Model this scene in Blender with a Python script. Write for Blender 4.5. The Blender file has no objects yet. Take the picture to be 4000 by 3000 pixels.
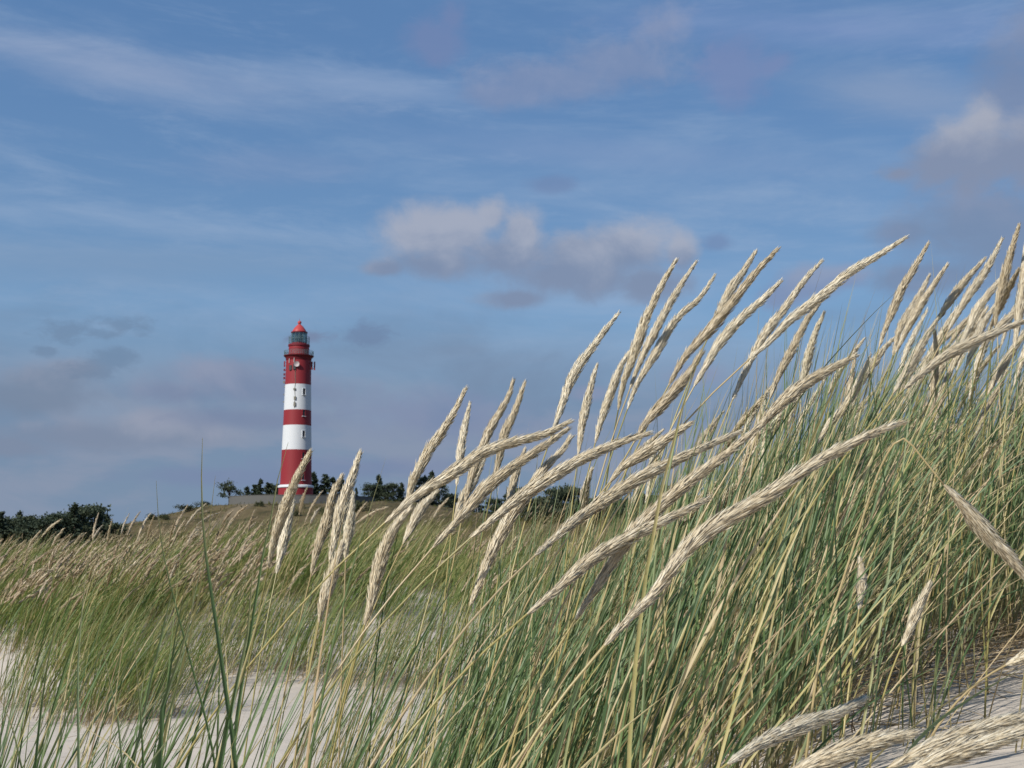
import bpy, math, random
import numpy as np
from mathutils import Vector, Matrix, noise as mnoise

rng = np.random.default_rng(7)
random.seed(7)
S = bpy.context.scene
COL = S.collection
R = math.radians

# ------------------------------------------------------------------ camera
F = 4828.0                                   # focal length in photo pixels (4000 wide)
PITCH = math.atan(0.1305)
EYE = np.array([0.0, 0.0, 1.0])
FWD = np.array([0.0, math.cos(PITCH), math.sin(PITCH)])
UPV = np.array([0.0, -math.sin(PITCH), math.cos(PITCH)])
RGT = np.array([1.0, 0.0, 0.0])


def pt(fx, fy, d):
    """photo position plus a real forward distance -> world point"""
    v = RGT * ((fx - 2000) / F) + UPV * ((1500 - fy) / F) + FWD
    return EYE + v * (d / v[1])


cd = bpy.data.cameras.new('camera')
cam = bpy.data.objects.new('camera', cd)
COL.objects.link(cam)
cam.location = EYE
cam.rotation_euler = (math.pi / 2 + PITCH, 0, 0)
cd.sensor_width = 36
cd.lens = 36 * F / 4000
cd.clip_start = 0.05
cd.clip_end = 9000
cd.dof.use_dof = True
cd.dof.focus_distance = 2.1
cd.dof.aperture_fstop = 26
S.camera = cam

S.view_settings.view_transform = 'Standard'
S.view_settings.look = 'None'
S.view_settings.exposure = 0.22
S.view_settings.gamma = 1
S.cycles.max_bounces = 6
S.cycles.transparent_max_bounces = 6

# ------------------------------------------------------------------ sun
SUN = np.array([-0.55, -0.60, 0.68]); SUN /= np.linalg.norm(SUN)
sl = bpy.data.lights.new('sun', 'SUN')
sl.energy = 4.4
sl.angle = R(0.53)
sl.color = (1.0, 0.95, 0.87)
so = bpy.data.objects.new('sun', sl)
COL.objects.link(so)
so.rotation_euler = Vector(SUN).to_track_quat('Z', 'Y').to_euler()
so.location = (0, 0, 60)


# ------------------------------------------------------------------ node helpers
class G:
    def __init__(s, nt):
        s.nt = nt; s.nt.nodes.clear()

    def n(s, t, **k):
        nd = s.nt.nodes.new(t)
        for a, b in k.items():
            setattr(nd, a, b)
        return nd

    def put(s, sock, v):
        if v is None:
            return
        if isinstance(v, bpy.types.NodeSocket):
            s.nt.links.new(v, sock)
        else:
            if hasattr(sock.default_value, '__len__') and len(sock.default_value) == 4 and len(v) == 3:
                v = (*v, 1)
            sock.default_value = v

    def m(s, op, a, b=None, c=None, clamp=False):
        nd = s.n('ShaderNodeMath', operation=op, use_clamp=clamp)
        for i, v in enumerate((a, b, c)):
            s.put(nd.inputs[i], v)
        return nd.outputs[0]

    def vm(s, op, a, b=None):
        nd = s.n('ShaderNodeVectorMath', operation=op)
        s.put(nd.inputs[0], a); s.put(nd.inputs[1], b)
        return nd.outputs[0]

    def xyz(s, x, y, z=0.0):
        nd = s.n('ShaderNodeCombineXYZ')
        for i, v in enumerate((x, y, z)):
            s.put(nd.inputs[i], v)
        return nd.outputs[0]

    def sep(s, v):
        nd = s.n('ShaderNodeSeparateXYZ'); s.put(nd.inputs[0], v)
        return nd.outputs

    def ss(s, x, a, b, lo=0.0, hi=1.0):
        nd = s.n('ShaderNodeMapRange', interpolation_type='SMOOTHSTEP')
        for i, v in enumerate((x, a, b, lo, hi)):
            s.put(nd.inputs[i], v)
        return nd.outputs[0]

    def lin(s, x, a, b, lo=0.0, hi=1.0):
        nd = s.n('ShaderNodeMapRange')
        for i, v in enumerate((x, a, b, lo, hi)):
            s.put(nd.inputs[i], v)
        return nd.outputs[0]

    def noise(s, vec, scale=5, detail=4, rough=0.5, dist=0.0):
        nd = s.n('ShaderNodeTexNoise')
        s.put(nd.inputs['Vector'], vec)
        nd.inputs['Scale'].default_value = scale
        nd.inputs['Detail'].default_value = detail
        nd.inputs['Roughness'].default_value = rough
        nd.inputs['Distortion'].default_value = dist
        return nd.outputs[0]

    def mix(s, f, a, b, blend='MIX'):
        nd = s.n('ShaderNodeMix', data_type='RGBA', blend_type=blend)
        s.put(nd.inputs[0], f); s.put(nd.inputs[6], a); s.put(nd.inputs[7], b)
        return nd.outputs[2]

    def ramp(s, f, stops):
        nd = s.n('ShaderNodeValToRGB')
        s.put(nd.inputs[0], f)
        e = nd.color_ramp.elements
        while len(e) < len(stops):
            e.new(0.5)
        for k, (p, c) in zip(e, stops):
            k.position = p; k.color = (*c, 1)
        return nd.outputs[0]


def lin(c):
    return tuple(((v / 255 + 0.055) / 1.055) ** 2.4 if v > 10 else v / 255 / 12.92 for v in c)


# ------------------------------------------------------------------ world: sky and clouds by direction
WS = 0.10
w = bpy.data.worlds.new('World')
S.world = w
w.use_nodes = True
g = G(w.node_tree)
sky = g.n('ShaderNodeTexSky', sky_type='NISHITA')
sky.sun_disc = False
sky.sun_elevation = math.asin(SUN[2])
sky.sun_rotation = math.atan2(SUN[0], SUN[1])
sky.altitude = 0
sky.air_density = 1.0
sky.dust_density = 0.4
sky.ozone_density = 2.0
tc = g.n('ShaderNodeTexCoord').outputs['Generated']
sx, sy, sz = g.sep(g.vm('NORMALIZE', tc))
az = g.m('ARCTAN2', sx, sy)
el = g.m('ARCSINE', sz)


def azel(px, py):
    """2212-wide photo position -> azimuth, elevation of that sky direction"""
    d = pt(px * 4000 / 2212, py * 4000 / 2212, 1.0) - EYE
    d /= np.linalg.norm(d)
    return math.atan2(d[0], d[1]), math.asin(d[2])


def cl(c):
    return tuple(v / WS / 2 ** S.view_settings.exposure for v in lin(c))


warp = g.noise(g.xyz(g.m('MULTIPLY', az, 1.0), g.m('MULTIPLY', el, 1.3)), 7, 3, 0.5)
puff = g.noise(g.xyz(g.m('MULTIPLY', az, 1.0), g.m('MULTIPLY', el, 1.25), 3.1), 17, 9, 0.58, 0.25)
edge_n = g.noise(g.xyz(az, g.m('MULTIPLY', el, 1.3), 6.6), 34, 9, 0.62, 0.4)
tiny = g.noise(g.xyz(g.m('MULTIPLY', az, 0.7), g.m('MULTIPLY', el, 1.3), 2.6), 75, 8, 0.62, 0.5)
fine = g.noise(g.xyz(g.m('MULTIPLY', az, 1.0), g.m('MULTIPLY', el, 1.5), 8.2), 38, 6, 0.6)
# streaks tilted a little, stretched along azimuth
ta = g.m('ADD', az, g.m('MULTIPLY', el, -0.1))
te = g.m('ADD', el, g.m('MULTIPLY', az, 0.035))
strk = g.noise(g.xyz(g.m('MULTIPLY', ta, 3.2), g.m('MULTIPLY', te, 15.0), 1.7), 1.0, 9, 0.62, 0.35)
strk2 = g.noise(g.xyz(g.m('MULTIPLY', ta, 6.0), g.m('MULTIPLY', te, 24.0), 5.7), 1.3, 9, 0.66, 0.35)
low = g.noise(g.xyz(g.m('MULTIPLY', az, 7.0), g.m('MULTIPLY', el, 17.0), 4.4), 1.0, 7, 0.55, 0.3)


def blob(px, py, wx, wy, amp, nz, inner=0.15, outer=1.0, rot=0.0, flat=1.0):
    """soft noisy ellipse in sky direction; flat>1 squeezes its underside"""
    cx, cy = azel(px, py)
    dx = g.m('SUBTRACT', az, cx); dy = g.m('SUBTRACT', el, cy)
    if rot:
        c, s_ = math.cos(rot), math.sin(rot)
        dx, dy = (g.m('ADD', g.m('MULTIPLY', dx, c), g.m('MULTIPLY', dy, s_)),
                  g.m('SUBTRACT', g.m('MULTIPLY', dy, c), g.m('MULTIPLY', dx, s_)))
    u = g.m('DIVIDE', dx, wx / 2670); v = g.m('DIVIDE', dy, wy / 2670)
    if flat != 1.0:
        v = g.m('MAXIMUM', v, g.m('MULTIPLY', v, -flat))
    d = g.m('SQRT', g.m('ADD', g.m('MULTIPLY', u, u), g.m('MULTIPLY', v, v)))
    d = g.m('ADD', d, g.m('MULTIPLY', g.m('SUBTRACT', nz, 0.5), -amp))
    return g.ss(d, outer, inner), dx, dy


# clear-sky tint: a little deeper and more even than the plain model, dimmer near the horizon glow
c = g.mix(1.0, sky.outputs[0], (0.80, 0.88, 1.0), 'MULTIPLY')
cal = g.mix(g.ss(el, 0.0, 0.42), lin_lo := cl((122, 160, 190)), cl((90, 131, 179)))
c = g.mix(0.65, c, cal)

BRIGHT = cl((180, 184, 198)); GREY = cl((132, 142, 170)); MAUVE = cl((128, 136, 168)); DIM = cl((110, 124, 156))
WHITE = cl((158, 178, 206))


def over(c, mask, col, op):
    return g.mix(g.m('MULTIPLY', mask, op), c, col)


# thin cirrus everywhere
c = over(c, g.ss(strk, 0.42, 0.74), WHITE, 0.42)
c = over(c, g.ss(strk2, 0.50, 0.78), WHITE, 0.30)
# bright band top left and its tail, and one on the right
b, _, _ = blob(300, 160, 640, 80, 1.2, strk2, -0.2, 1.0, R(-4)); c = over(c, b, cl((150, 166, 196)), 0.72)
b, _, _ = blob(800, 185, 420, 50, 1.0, strk2, 0.0, 1.0, R(-4)); c = over(c, b, cl((142, 164, 198)), 0.55)
b, _, _ = blob(1950, 205, 420, 85, 1.0, strk2, 0.0, 1.0, R(-14)); c = over(c, b, cl((138, 158, 190)), 0.7)
b, _, _ = blob(300, 570, 1000, 80, 1.2, strk, -0.1, 1.0, R(3)); c = over(c, b, cl((128, 154, 186)), 0.6)
b, _, _ = blob(1750, 60, 700, 70, 1.2, strk2, 0.0, 1.0, R(-6)); c = over(c, b, cl((134, 154, 198)), 0.5)
b, _, _ = blob(1300, 330, 800, 60, 1.2, strk2, 0.0, 1.0, R(-5)); c = over(c, b, cl((126, 152, 192)), 0.5)
b, _, _ = blob(600, 360, 300, 60, 1.6, strk2, 0.0, 1.0, R(4)); c = over(c, b, cl((120, 146, 186)), 0.5)


def group(c, lobes, soft, amp, dark, bright, op, base_y=None, top_y=None, nz=None):
    """union of puffs with one ragged edge; brighter toward its top, where the sun reaches"""
    D = None
    for (px, py, wx, wy) in lobes:
        cx, cy = azel(px, py)
        u = g.m('DIVIDE', g.m('SUBTRACT', az, cx), wx / 2670); v = g.m('DIVIDE', g.m('SUBTRACT', el, cy), wy / 2670)
        d = g.m('SQRT', g.m('ADD', g.m('MULTIPLY', u, u), g.m('MULTIPLY', v, v)))
        D = d if D is None else g.m('SMOOTH_MIN', D, d, 0.6)
    nz = puff if nz is None else nz
    D = g.m('ADD', D, g.m('MULTIPLY', g.m('SUBTRACT', nz, 0.5), -amp))
    D = g.m('ADD', D, g.m('MULTIPLY', g.m('SUBTRACT', edge_n, 0.5), -amp * 0.8))
    mask = g.ss(D, 1.32, 1.32 - soft)
    if base_y is None:
        col = dark
    else:
        _, e0 = azel(1106, base_y); _, e1 = azel(1106, top_y)
        h_ = g.m('ADD', g.lin(el, e0, e1), g.m('MULTIPLY', g.m('SUBTRACT', warp, 0.5), 1.2))
        h_ = g.m('ADD', h_, g.m('MULTIPLY', g.m('SUBTRACT', puff, 0.5), 1.7))
        col = g.mix(g.ss(h_, 0.10, 0.95), dark, bright)
    return over(c, mask, col, op)


# low bank near the horizon with paler puffs in it
bank = g.ss(g.m('ADD', el, g.m('MULTIPLY', g.m('SUBTRACT', low, 0.5), 0.16)), 0.20, 0.09)
c = over(c, bank, cl((116, 136, 164)), 0.85)
c = over(c, g.m('MULTIPLY', bank, g.ss(low, 0.44, 0.60)), cl((140, 151, 173)), 0.75)
c = group(c, [(180, 940, 150, 36), (330, 925, 110, 40), (420, 935, 120, 30), (20, 965, 90, 22)], 0.9, 1.0, cl((126, 140, 164)), cl((152, 159, 178)), 0.9, 985, 900)
c = group(c, [(480, 810, 150, 45), (600, 840, 170, 45), (380, 845, 110, 30), (560, 905, 200, 30)], 1.1, 1.3, cl((122, 136, 165)), cl((144, 152, 176)), 0.8, 890, 770)
c = group(c, [(100, 825, 90, 40), (60, 860, 160, 40), (160, 800, 60, 26)], 1.0, 1.2, cl((120, 136, 160)), cl((142, 151, 172)), 0.8, 890, 790)
c = group(c, [(800, 1010, 260, 30), (500, 1030, 220, 22), (960, 900, 200, 60)], 1.1, 1.3, cl((120, 134, 168)), cl((128, 140, 172)), 0.6, 1050, 860)
# greyish mauve wisps upper middle
c = group(c, [(1180, 170, 190, 60), (1330, 130, 150, 70), (1430, 60, 70, 60), (1060, 205, 90, 30)], 1.1, 1.6, cl((124, 142, 178)), cl((144, 156, 186)), 0.75, 230, 20)
c = group(c, [(940, 90, 80, 60), (980, 40, 40, 50)], 1.1, 1.6, cl((116, 134, 176)), cl((126, 142, 182)), 0.7)
c = group(c, [(1590, 150, 80, 70), (1660, 140, 60, 40)], 1.1, 1.6, cl((122, 138, 180)), None, 0.7)
c = group(c, [(1190, 400, 55, 20), (1550, 525, 40, 20)], 1.0, 1.2, cl((112, 134, 174)), None, 0.6)
# small dark scraps
c = group(c, [(255, 700, 75, 20), (150, 715, 60, 24), (200, 718, 90, 16), (98, 758, 24, 12)], 1.0, 2.6, cl((108, 130, 158)), None, 0.5, nz=tiny)
c = group(c, [(250, 770, 50, 20), (220, 782, 50, 16), (190, 797, 55, 18)], 1.0, 2.6, cl((108, 130, 158)), None, 0.5, nz=tiny)
c = group(c, [(795, 728, 48, 28)], 1.0, 2.6, cl((110, 131, 164)), None, 0.65, nz=tiny)
c = group(c, [(672, 728, 50, 26)], 1.0, 2.4, cl((118, 130, 160)), None, 0.7, nz=tiny)
# right-hand soft masses
c = group(c, [(2117, 484, 190, 95), (1957, 500, 80, 30), (2230, 560, 160, 100), (2000, 600, 120, 40)], 1.0, 1.0, cl((120, 138, 168)), cl((138, 148, 174)), 0.8, 620, 380)
c = group(c, [(1750, 612, 80, 38), (1690, 640, 60, 30), (1830, 600, 50, 26)], 0.9, 1.0, cl((128, 142, 176)), cl((146, 156, 182)), 0.75, 660, 580)
c = group(c, [(1500, 810, 70, 26), (1280, 850, 50, 20), (2080, 720, 90, 26)], 1.0, 1.2, cl((140, 148, 176)), None, 0.6)
c = group(c, [(2190, 190, 90, 110), (2250, 100, 90, 90)], 1.0, 1.1, cl((122, 138, 170)), cl((134, 146, 174)), 0.75, 300, 100)
# the two cumulus
c = group(c, [(2037, 352, 105, 50), (2124, 262, 45, 55), (2150, 335, 135, 72), (2230, 330, 120, 90), (1943, 374, 52, 22), (2080, 320, 90, 60)], 1.0, 1.35, cl((132, 144, 170)), cl((168, 173, 188)), 0.9, 410, 300)
c = group(c, [(935, 510, 108, 70), (1062, 466, 42, 44), (1125, 500, 52, 56), (1095, 555, 150, 55), (831, 580, 48, 18), (950, 570, 120, 32), (1345, 540, 118, 66), (1472, 548, 42, 42),
              (1230, 590, 170, 58), (1240, 545, 80, 50), (1119, 645, 80, 24), (1410, 612, 90, 40), (1000, 500, 70, 50)], 0.9, 1.15, cl((126, 141, 169)), cl((167, 173, 190)), 0.88, 650, 450)
bg = g.n('ShaderNodeBackground')
g.put(bg.inputs[0], c)
bg.inputs[1].default_value = WS
wo = g.n('ShaderNodeOutputWorld')
g.nt.links.new(bg.outputs[0], wo.inputs[0])
w.cycles.sampling_method = 'MANUAL'
w.cycles.sample_map_resolution = 512


# ------------------------------------------------------------------ materials
def mat(name):
    m = bpy.data.materials.new(name)
    m.use_nodes = True
    gg = G(m.node_tree)
    return m, gg


def finish(gg, shader):
    o = gg.n('ShaderNodeOutputMaterial')
    gg.nt.links.new(shader, o.inputs[0])


def principled(gg, col, rough=0.7, bump=None, metal=0.0, spec=0.4):
    p = gg.n('ShaderNodeBsdfPrincipled')
    gg.put(p.inputs['Base Color'], col)
    gg.put(p.inputs['Roughness'], rough)
    p.inputs['Metallic'].default_value = metal
    p.inputs['Specular IOR Level'].default_value = spec
    if bump is not None:
        gg.nt.links.new(bump, p.inputs['Normal'])
    return p


def leafy(name, stops, trans=0.35, rough=0.5, spec=0.3, basecol=None):
    """colour picked per blade by the 'tone' attribute; thin leaf lets light through"""
    m, gg = mat(name)
    at = gg.n('ShaderNodeAttribute', attribute_name='tone')
    r = gg.ramp(at.outputs['Fac'], stops)
    if basecol is not None:
        ln = gg.n('ShaderNodeAttribute', attribute_name='along')
        r = gg.mix(gg.ss(ln.outputs['Fac'], 0.30, 0.02), r, basecol)
        r = gg.mix(gg.ss(ln.outputs['Fac'], 0.82, 1.0, 0.0, 0.7), r, (0.42, 0.36, 0.2))
    tcn = gg.n('ShaderNodeTexCoord').outputs['Object']
    nz = gg.noise(tcn, 60, 3, 0.6)
    r = gg.mix(gg.ss(nz, 0.35, 0.75, 0.0, 0.35), r, gg.mix(1.0, r, (0.72, 0.66, 0.5), 'MULTIPLY'))
    p = principled(gg, r, rough, spec=spec)
    t = gg.n('ShaderNodeBsdfTranslucent')
    gg.put(t.inputs[0], gg.mix(1.0, r, (1.15, 1.1, 0.7), 'MULTIPLY'))
    mx = gg.n('ShaderNodeMixShader')
    mx.inputs[0].default_value = trans
    gg.nt.links.new(p.outputs[0], mx.inputs[1]); gg.nt.links.new(t.outputs[0], mx.inputs[2])
    finish(gg, mx.outputs[0])
    return m


GREEN = [(0.0, (0.055, 0.102, 0.042)), (0.2, (0.095, 0.160, 0.062)), (0.4, (0.155, 0.225, 0.092)), (0.55, (0.190, 0.262, 0.150)),
         (0.68, (0.25, 0.30, 0.16)), (0.76, (0.46, 0.41, 0.18)), (0.88, (0.62, 0.53, 0.33)), (1.0, (0.46, 0.34, 0.22))]
M_BLADE = leafy('marram_leaf', GREEN, 0.3, 0.45, 0.35, (0.36, 0.30, 0.16))
GREEN2 = [(0.0, (0.075, 0.130, 0.030)), (0.35, (0.140, 0.200, 0.052)), (0.62, (0.235, 0.255, 0.085)),
          (0.80, (0.44, 0.37, 0.17)), (1.0, (0.56, 0.45, 0.26))]
M_BLADE_MID = leafy('marram_leaf_field', GREEN2, 0.3, 0.5, 0.35, (0.25, 0.19, 0.11))
M_HEATH = leafy('heath_leaf', [(0.0, (0.070, 0.085, 0.024)), (0.4, (0.125, 0.125, 0.042)), (0.75, (0.22, 0.175, 0.080)), (1.0, (0.36, 0.28, 0.16))], 0.25, 0.7, 0.15)
M_SEED = leafy('seed_husk', [(0.0, (0.50, 0.405, 0.26)), (0.5, (0.70, 0.605, 0.435)), (1.0, (0.86, 0.80, 0.65))], 0.22, 0.4, 0.5)
M_SEED_MID = leafy('seed_husk_far', [(0.0, (0.36, 0.27, 0.17)), (0.5, (0.52, 0.42, 0.29)), (1.0, (0.74, 0.66, 0.51))], 0.3, 0.6, 0.2)
M_STEM = leafy('grass_stem', [(0.0, (0.22, 0.22, 0.08)), (0.5, (0.42, 0.35, 0.13)), (1.0, (0.50, 0.39, 0.23))], 0.15, 0.35, 0.5)
M_LITTER = leafy('dry_litter', [(0.0, (0.16, 0.11, 0.07)), (0.5, (0.34, 0.26, 0.16)), (1.0, (0.52, 0.42, 0.27))], 0.1, 0.7, 0.2)


def ground_material():
    m, gg = mat('sand_and_heath')
    co = gg.n('ShaderNodeTexCoord').outputs['Object']
    x, y, z = gg.sep(co)
    big = gg.noise(co, 0.9, 4, 0.5)
    grain = gg.noise(co, 420, 2, 0.6)
    sand = gg.mix(big, (0.47, 0.42, 0.355), (0.55, 0.49, 0.42))
    sand = gg.mix(gg.ss(grain, 0.35, 0.8, 0.0, 0.5), sand, (0.34, 0.28, 0.22))
    n1 = gg.noise(co, 0.35, 6, 0.6)
    n2 = gg.noise(co, 0.05, 6, 0.6)
    n3 = gg.noise(co, 0.16, 8, 0.65)
    heath = gg.ramp(n3, [(0.34, (0.030, 0.034, 0.017)), (0.45, (0.075, 0.060, 0.028)), (0.55, (0.125, 0.095, 0.050)), (0.64, (0.075, 0.066, 0.028)), (0.72, (0.030, 0.034, 0.017))])
    heath = gg.mix(gg.ss(n1, 0.50, 0.75, 0.0, 0.7), heath, (0.15, 0.115, 0.065))
    sandy = gg.ss(gg.m('ADD', n2, gg.m('MULTIPLY', n1, 0.35)), 0.86, 0.93)
    pth = gg.m('ADD', gg.m('ABSOLUTE', gg.m('ADD', gg.m('ADD', x, 56.5), gg.m('MULTIPLY', gg.m('SUBTRACT', n3, 0.5), 9.0))), gg.m('MULTIPLY', gg.m('ABSOLUTE', gg.m('SUBTRACT', y, 262)), 0.05))
    heath = gg.mix(gg.ss(pth, 3.4, 0.8, 0.0, 0.4), heath, (0.24, 0.195, 0.14))
    far = gg.ss(gg.m('ADD', y, gg.m('MULTIPLY', gg.m('SUBTRACT', n1, 0.5), 14.0)), 19.0, 34.0)
    colr = gg.mix(far, sand, gg.mix(sandy, heath, (0.30, 0.25, 0.19)))
    rip = gg.n('ShaderNodeTexWave', wave_type='BANDS', bands_direction='X')
    gg.put(rip.inputs['Vector'], co)
    rip.inputs['Scale'].default_value = 3.2
    rip.inputs['Distortion'].default_value = 6
    rip.inputs['Detail'].default_value = 3
    hgt = gg.m('ADD', gg.m('MULTIPLY', rip.outputs[1], 0.10), gg.m('ADD', gg.m('ADD', gg.m('MULTIPLY', gg.noise(co, 26, 5, 0.6), 0.5), gg.m('MULTIPLY', gg.noise(co, 5, 4, 0.6), 2.2)), gg.m('MULTIPLY', grain, 0.15)))
    bp = gg.n('ShaderNodeBump')
    bp.inputs['Strength'].default_value = 0.5
    bp.inputs['Distance'].default_value = 0.012
    gg.put(bp.inputs['Height'], hgt)
    finish(gg, principled(gg, colr, 0.95, bp.outputs[0], spec=0.1).outputs[0])
    return m


def paint(name, col, dirt=(0.3, 0.25, 0.2), amt=0.25, rough=0.55):
    m, gg = mat(name)
    co = gg.n('ShaderNodeTexCoord').outputs['Object']
    x, y, z = gg.sep(co)
    st = gg.noise(gg.xyz(gg.m('MULTIPLY', x, 3.0), gg.m('MULTIPLY', y, 3.0), gg.m('MULTIPLY', z, 0.35)), 1.0, 5, 0.6)
    cc = gg.mix(gg.ss(st, 0.45, 0.85, 0.0, amt), col, dirt)
    nz = gg.noise(co, 2.0, 5, 0.6)
    bp = gg.n('ShaderNodeBump'); bp.inputs['Strength'].default_value = 0.15; bp.inputs['Distance'].default_value = 0.05
    gg.put(bp.inputs['Height'], nz)
    finish(gg, principled(gg, cc, rough, bp.outputs[0], spec=0.3).outputs[0])
    return m


M_RED = paint('red_paint', (0.235, 0.022, 0.028), (0.26, 0.03, 0.03), 0.35)
M_RED_DARK = paint('dark_red_paint', (0.15, 0.014, 0.022), (0.12, 0.02, 0.02), 0.4)
M_DOME = paint('dome_red', (0.40, 0.055, 0.052), (0.5, 0.1, 0.08), 0.3, 0.4)
M_WHITE = paint('white_paint', (0.60, 0.62, 0.635), (0.55, 0.53, 0.48), 0.25)
M_DARK = paint('dark_metal', (0.05, 0.05, 0.055), (0.12, 0.09, 0.07), 0.3)
M_RAIL = paint('rail_metal', (0.13, 0.20, 0.21), (0.1, 0.1, 0.1), 0.3)
M_CONC = paint('grey_wall', (0.105, 0.105, 0.10), (0.14, 0.13, 0.11), 0.5, 0.9)
M_CABLE = paint('cable_grey', (0.20, 0.19, 0.15), (0.1, 0.1, 0.08), 0.3)
M_PALE = paint('pale_grey', (0.42, 0.36, 0.36), (0.3, 0.25, 0.25), 0.3)
M_BARK = paint('bark', (0.075, 0.055, 0.04), (0.03, 0.025, 0.02), 0.5, 0.95)


def glass_material():
    m, gg = mat('lantern_glass')
    gl = gg.n('ShaderNodeBsdfGlossy'); gl.inputs['Roughness'].default_value = 0.04
    gl.inputs[0].default_value = (0.8, 0.95, 0.95, 1)
    tr = gg.n('ShaderNodeBsdfTransparent'); tr.inputs[0].default_value = (0.36, 0.50, 0.52, 1)
    mx = gg.n('ShaderNodeMixShader'); mx.inputs[0].default_value = 0.14
    gg.nt.links.new(tr.outputs[0], mx.inputs[1]); gg.nt.links.new(gl.outputs[0], mx.inputs[2])
    finish(gg, mx.outputs[0])
    return m


M_GLASS = glass_material()


def needle_mat(name, a, b):
    return leafy(name, [(0.0, a), (1.0, b)], 0.15, 0.7, 0.15)


M_NEEDLE = needle_mat('pine_needles', (0.034, 0.050, 0.036), (0.075, 0.098, 0.062))  # needle colour lifted toward grey-blue, standing in for distance haze
M_NEEDLE2 = needle_mat('pine_needles_olive', (0.042, 0.058, 0.038), (0.092, 0.110, 0.066))  # same haze lift put into the olive needle colour
M_SHRUB = needle_mat('shrub_leaves', (0.030, 0.040, 0.020), (0.085, 0.090, 0.040))


# ------------------------------------------------------------------ mesh helpers
def new_mesh(name, verts, faces, mats, smooth=False, tone=None, along=None, mi=None):
    me = bpy.data.meshes.new(name)
    verts = np.asarray(verts, dtype=np.float32)
    if isinstance(faces, np.ndarray):
        nf, k = faces.shape
        me.vertices.add(len(verts)); me.vertices.foreach_set('co', verts.ravel())
        me.loops.add(nf * k); me.loops.foreach_set('vertex_index', faces.astype(np.int32).ravel())
        me.polygons.add(nf)
        me.polygons.foreach_set('loop_start', np.arange(0, nf * k, k, dtype=np.int32))
        me.polygons.foreach_set('loop_total', np.full(nf, k, dtype=np.int32))
    else:
        me.from_pydata(verts.tolist(), [], faces)
    for mm in (mats if isinstance(mats, (list, tuple)) else [mats]):
        me.materials.append(mm)
    if mi is not None:
        me.polygons.foreach_set('material_index', np.asarray(mi, dtype=np.int32))
    if tone is not None:
        at = me.attributes.new('tone', 'FLOAT', 'POINT'); at.data.foreach_set('value', np.asarray(tone, dtype=np.float32))
    if along is not None:
        at = me.attributes.new('along', 'FLOAT', 'POINT'); at.data.foreach_set('value', np.asarray(along, dtype=np.float32))
    if smooth:
        me.polygons.foreach_set('use_smooth', np.ones(len(me.polygons), dtype=bool))
    me.update(calc_edges=True)
    me.validate()
    return me


def link(name, me, parent=None, loc=None):
    o = bpy.data.objects.new(name, me)
    COL.objects.link(o)
    if parent is not None:
        o.parent = parent
    if loc is not None:
        o.location = loc
    return o


def tag(o, label, cat, group=None, kind=None):
    o['label'] = label
    if cat:
        o['category'] = cat
    if group:
        o['group'] = group
    if kind:
        o['kind'] = kind
    return o


def thing(name, loc, label, cat, group=None):
    o = link(name, None, None, loc)
    o.empty_display_size = 0.1
    return tag(o, label, cat, group)


class MB:
    """collects simple shapes into one mesh"""
    def __init__(s):
        s.v = []; s.f = []; s.mi = []

    def lathe(s, prof, n=48, mi=0, cx=0, cy=0, mis=None, close=False):
        b = len(s.v)
        for (r, z) in prof:
            for k in range(n):
                a = 2 * math.pi * k / n
                s.v.append((cx + r * math.cos(a), cy + r * math.sin(a), z))
        for i in range(len(prof) - 1):
            for k in range(n):
                k2 = (k + 1) % n
                s.f.append((b + i * n + k, b + i * n + k2, b + (i + 1) * n + k2, b + (i + 1) * n + k))
                s.mi.append(mis[i] if mis else mi)
        if close:
            for i, rev in ((0, True), (len(prof) - 1, False)):
                ring = [b + i * n + k for k in range(n)]
                s.f.append(tuple(ring[::-1] if rev else ring)); s.mi.append(mi)
        return s

    def box(s, c, size, rz=0.0, mi=0):
        b = len(s.v)
        cs, sn = math.cos(rz), math.sin(rz)
        for dz in (-.5, .5):
            for dx, dy in ((-.5, -.5), (.5, -.5), (.5, .5), (-.5, .5)):
                x, y = dx * size[0], dy * size[1]
                s.v.append((c[0] + x * cs - y * sn, c[1] + x * sn + y * cs, c[2] + dz * size[2]))
        for q in ((0, 3, 2, 1), (4, 5, 6, 7), (0, 1, 5, 4), (1, 2, 6, 5), (2, 3, 7, 6), (3, 0, 4, 7)):
            s.f.append(tuple(b + i for i in q)); s.mi.append(mi)
        return s

    def tube(s, pts, r, n=6, mi=0):
        pts = [np.array(p, float) for p in pts]
        rr = r if hasattr(r, '__len__') else [r] * len(pts)
        b = len(s.v)
        for i, p in enumerate(pts):
            t = pts[min(i + 1, len(pts) - 1)] - pts[max(i - 1, 0)]
            t /= np.linalg.norm(t) + 1e-9
            u = np.cross(t, (0.31, 0.87, 0.12)); u /= np.linalg.norm(u) + 1e-9
            w_ = np.cross(t, u)
            for k in range(n):
                a = 2 * math.pi * k / n
                s.v.append(tuple(p + rr[i] * (u * math.cos(a) + w_ * math.sin(a))))
        for i in range(len(pts) - 1):
            for k in range(n):
                k2 = (k + 1) % n
                s.f.append((b + i * n + k, b + i * n + k2, b + (i + 1) * n + k2, b + (i + 1) * n + k)); s.mi.append(mi)
        s.f.append(tuple(b + k for k in range(n))[::-1]); s.mi.append(mi)
        s.f.append(tuple(b + (len(pts) - 1) * n + k for k in range(n))); s.mi.append(mi)
        return s

    def build(s, name, mats, parent=None, smooth=False):
        me = new_mesh(name, s.v, s.f, mats, smooth, mi=s.mi)
        if smooth:
            try:
                me.set_sharp_from_angle(angle=R(35))
            except Exception:
                pass
        return link(name, me, parent)


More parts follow.
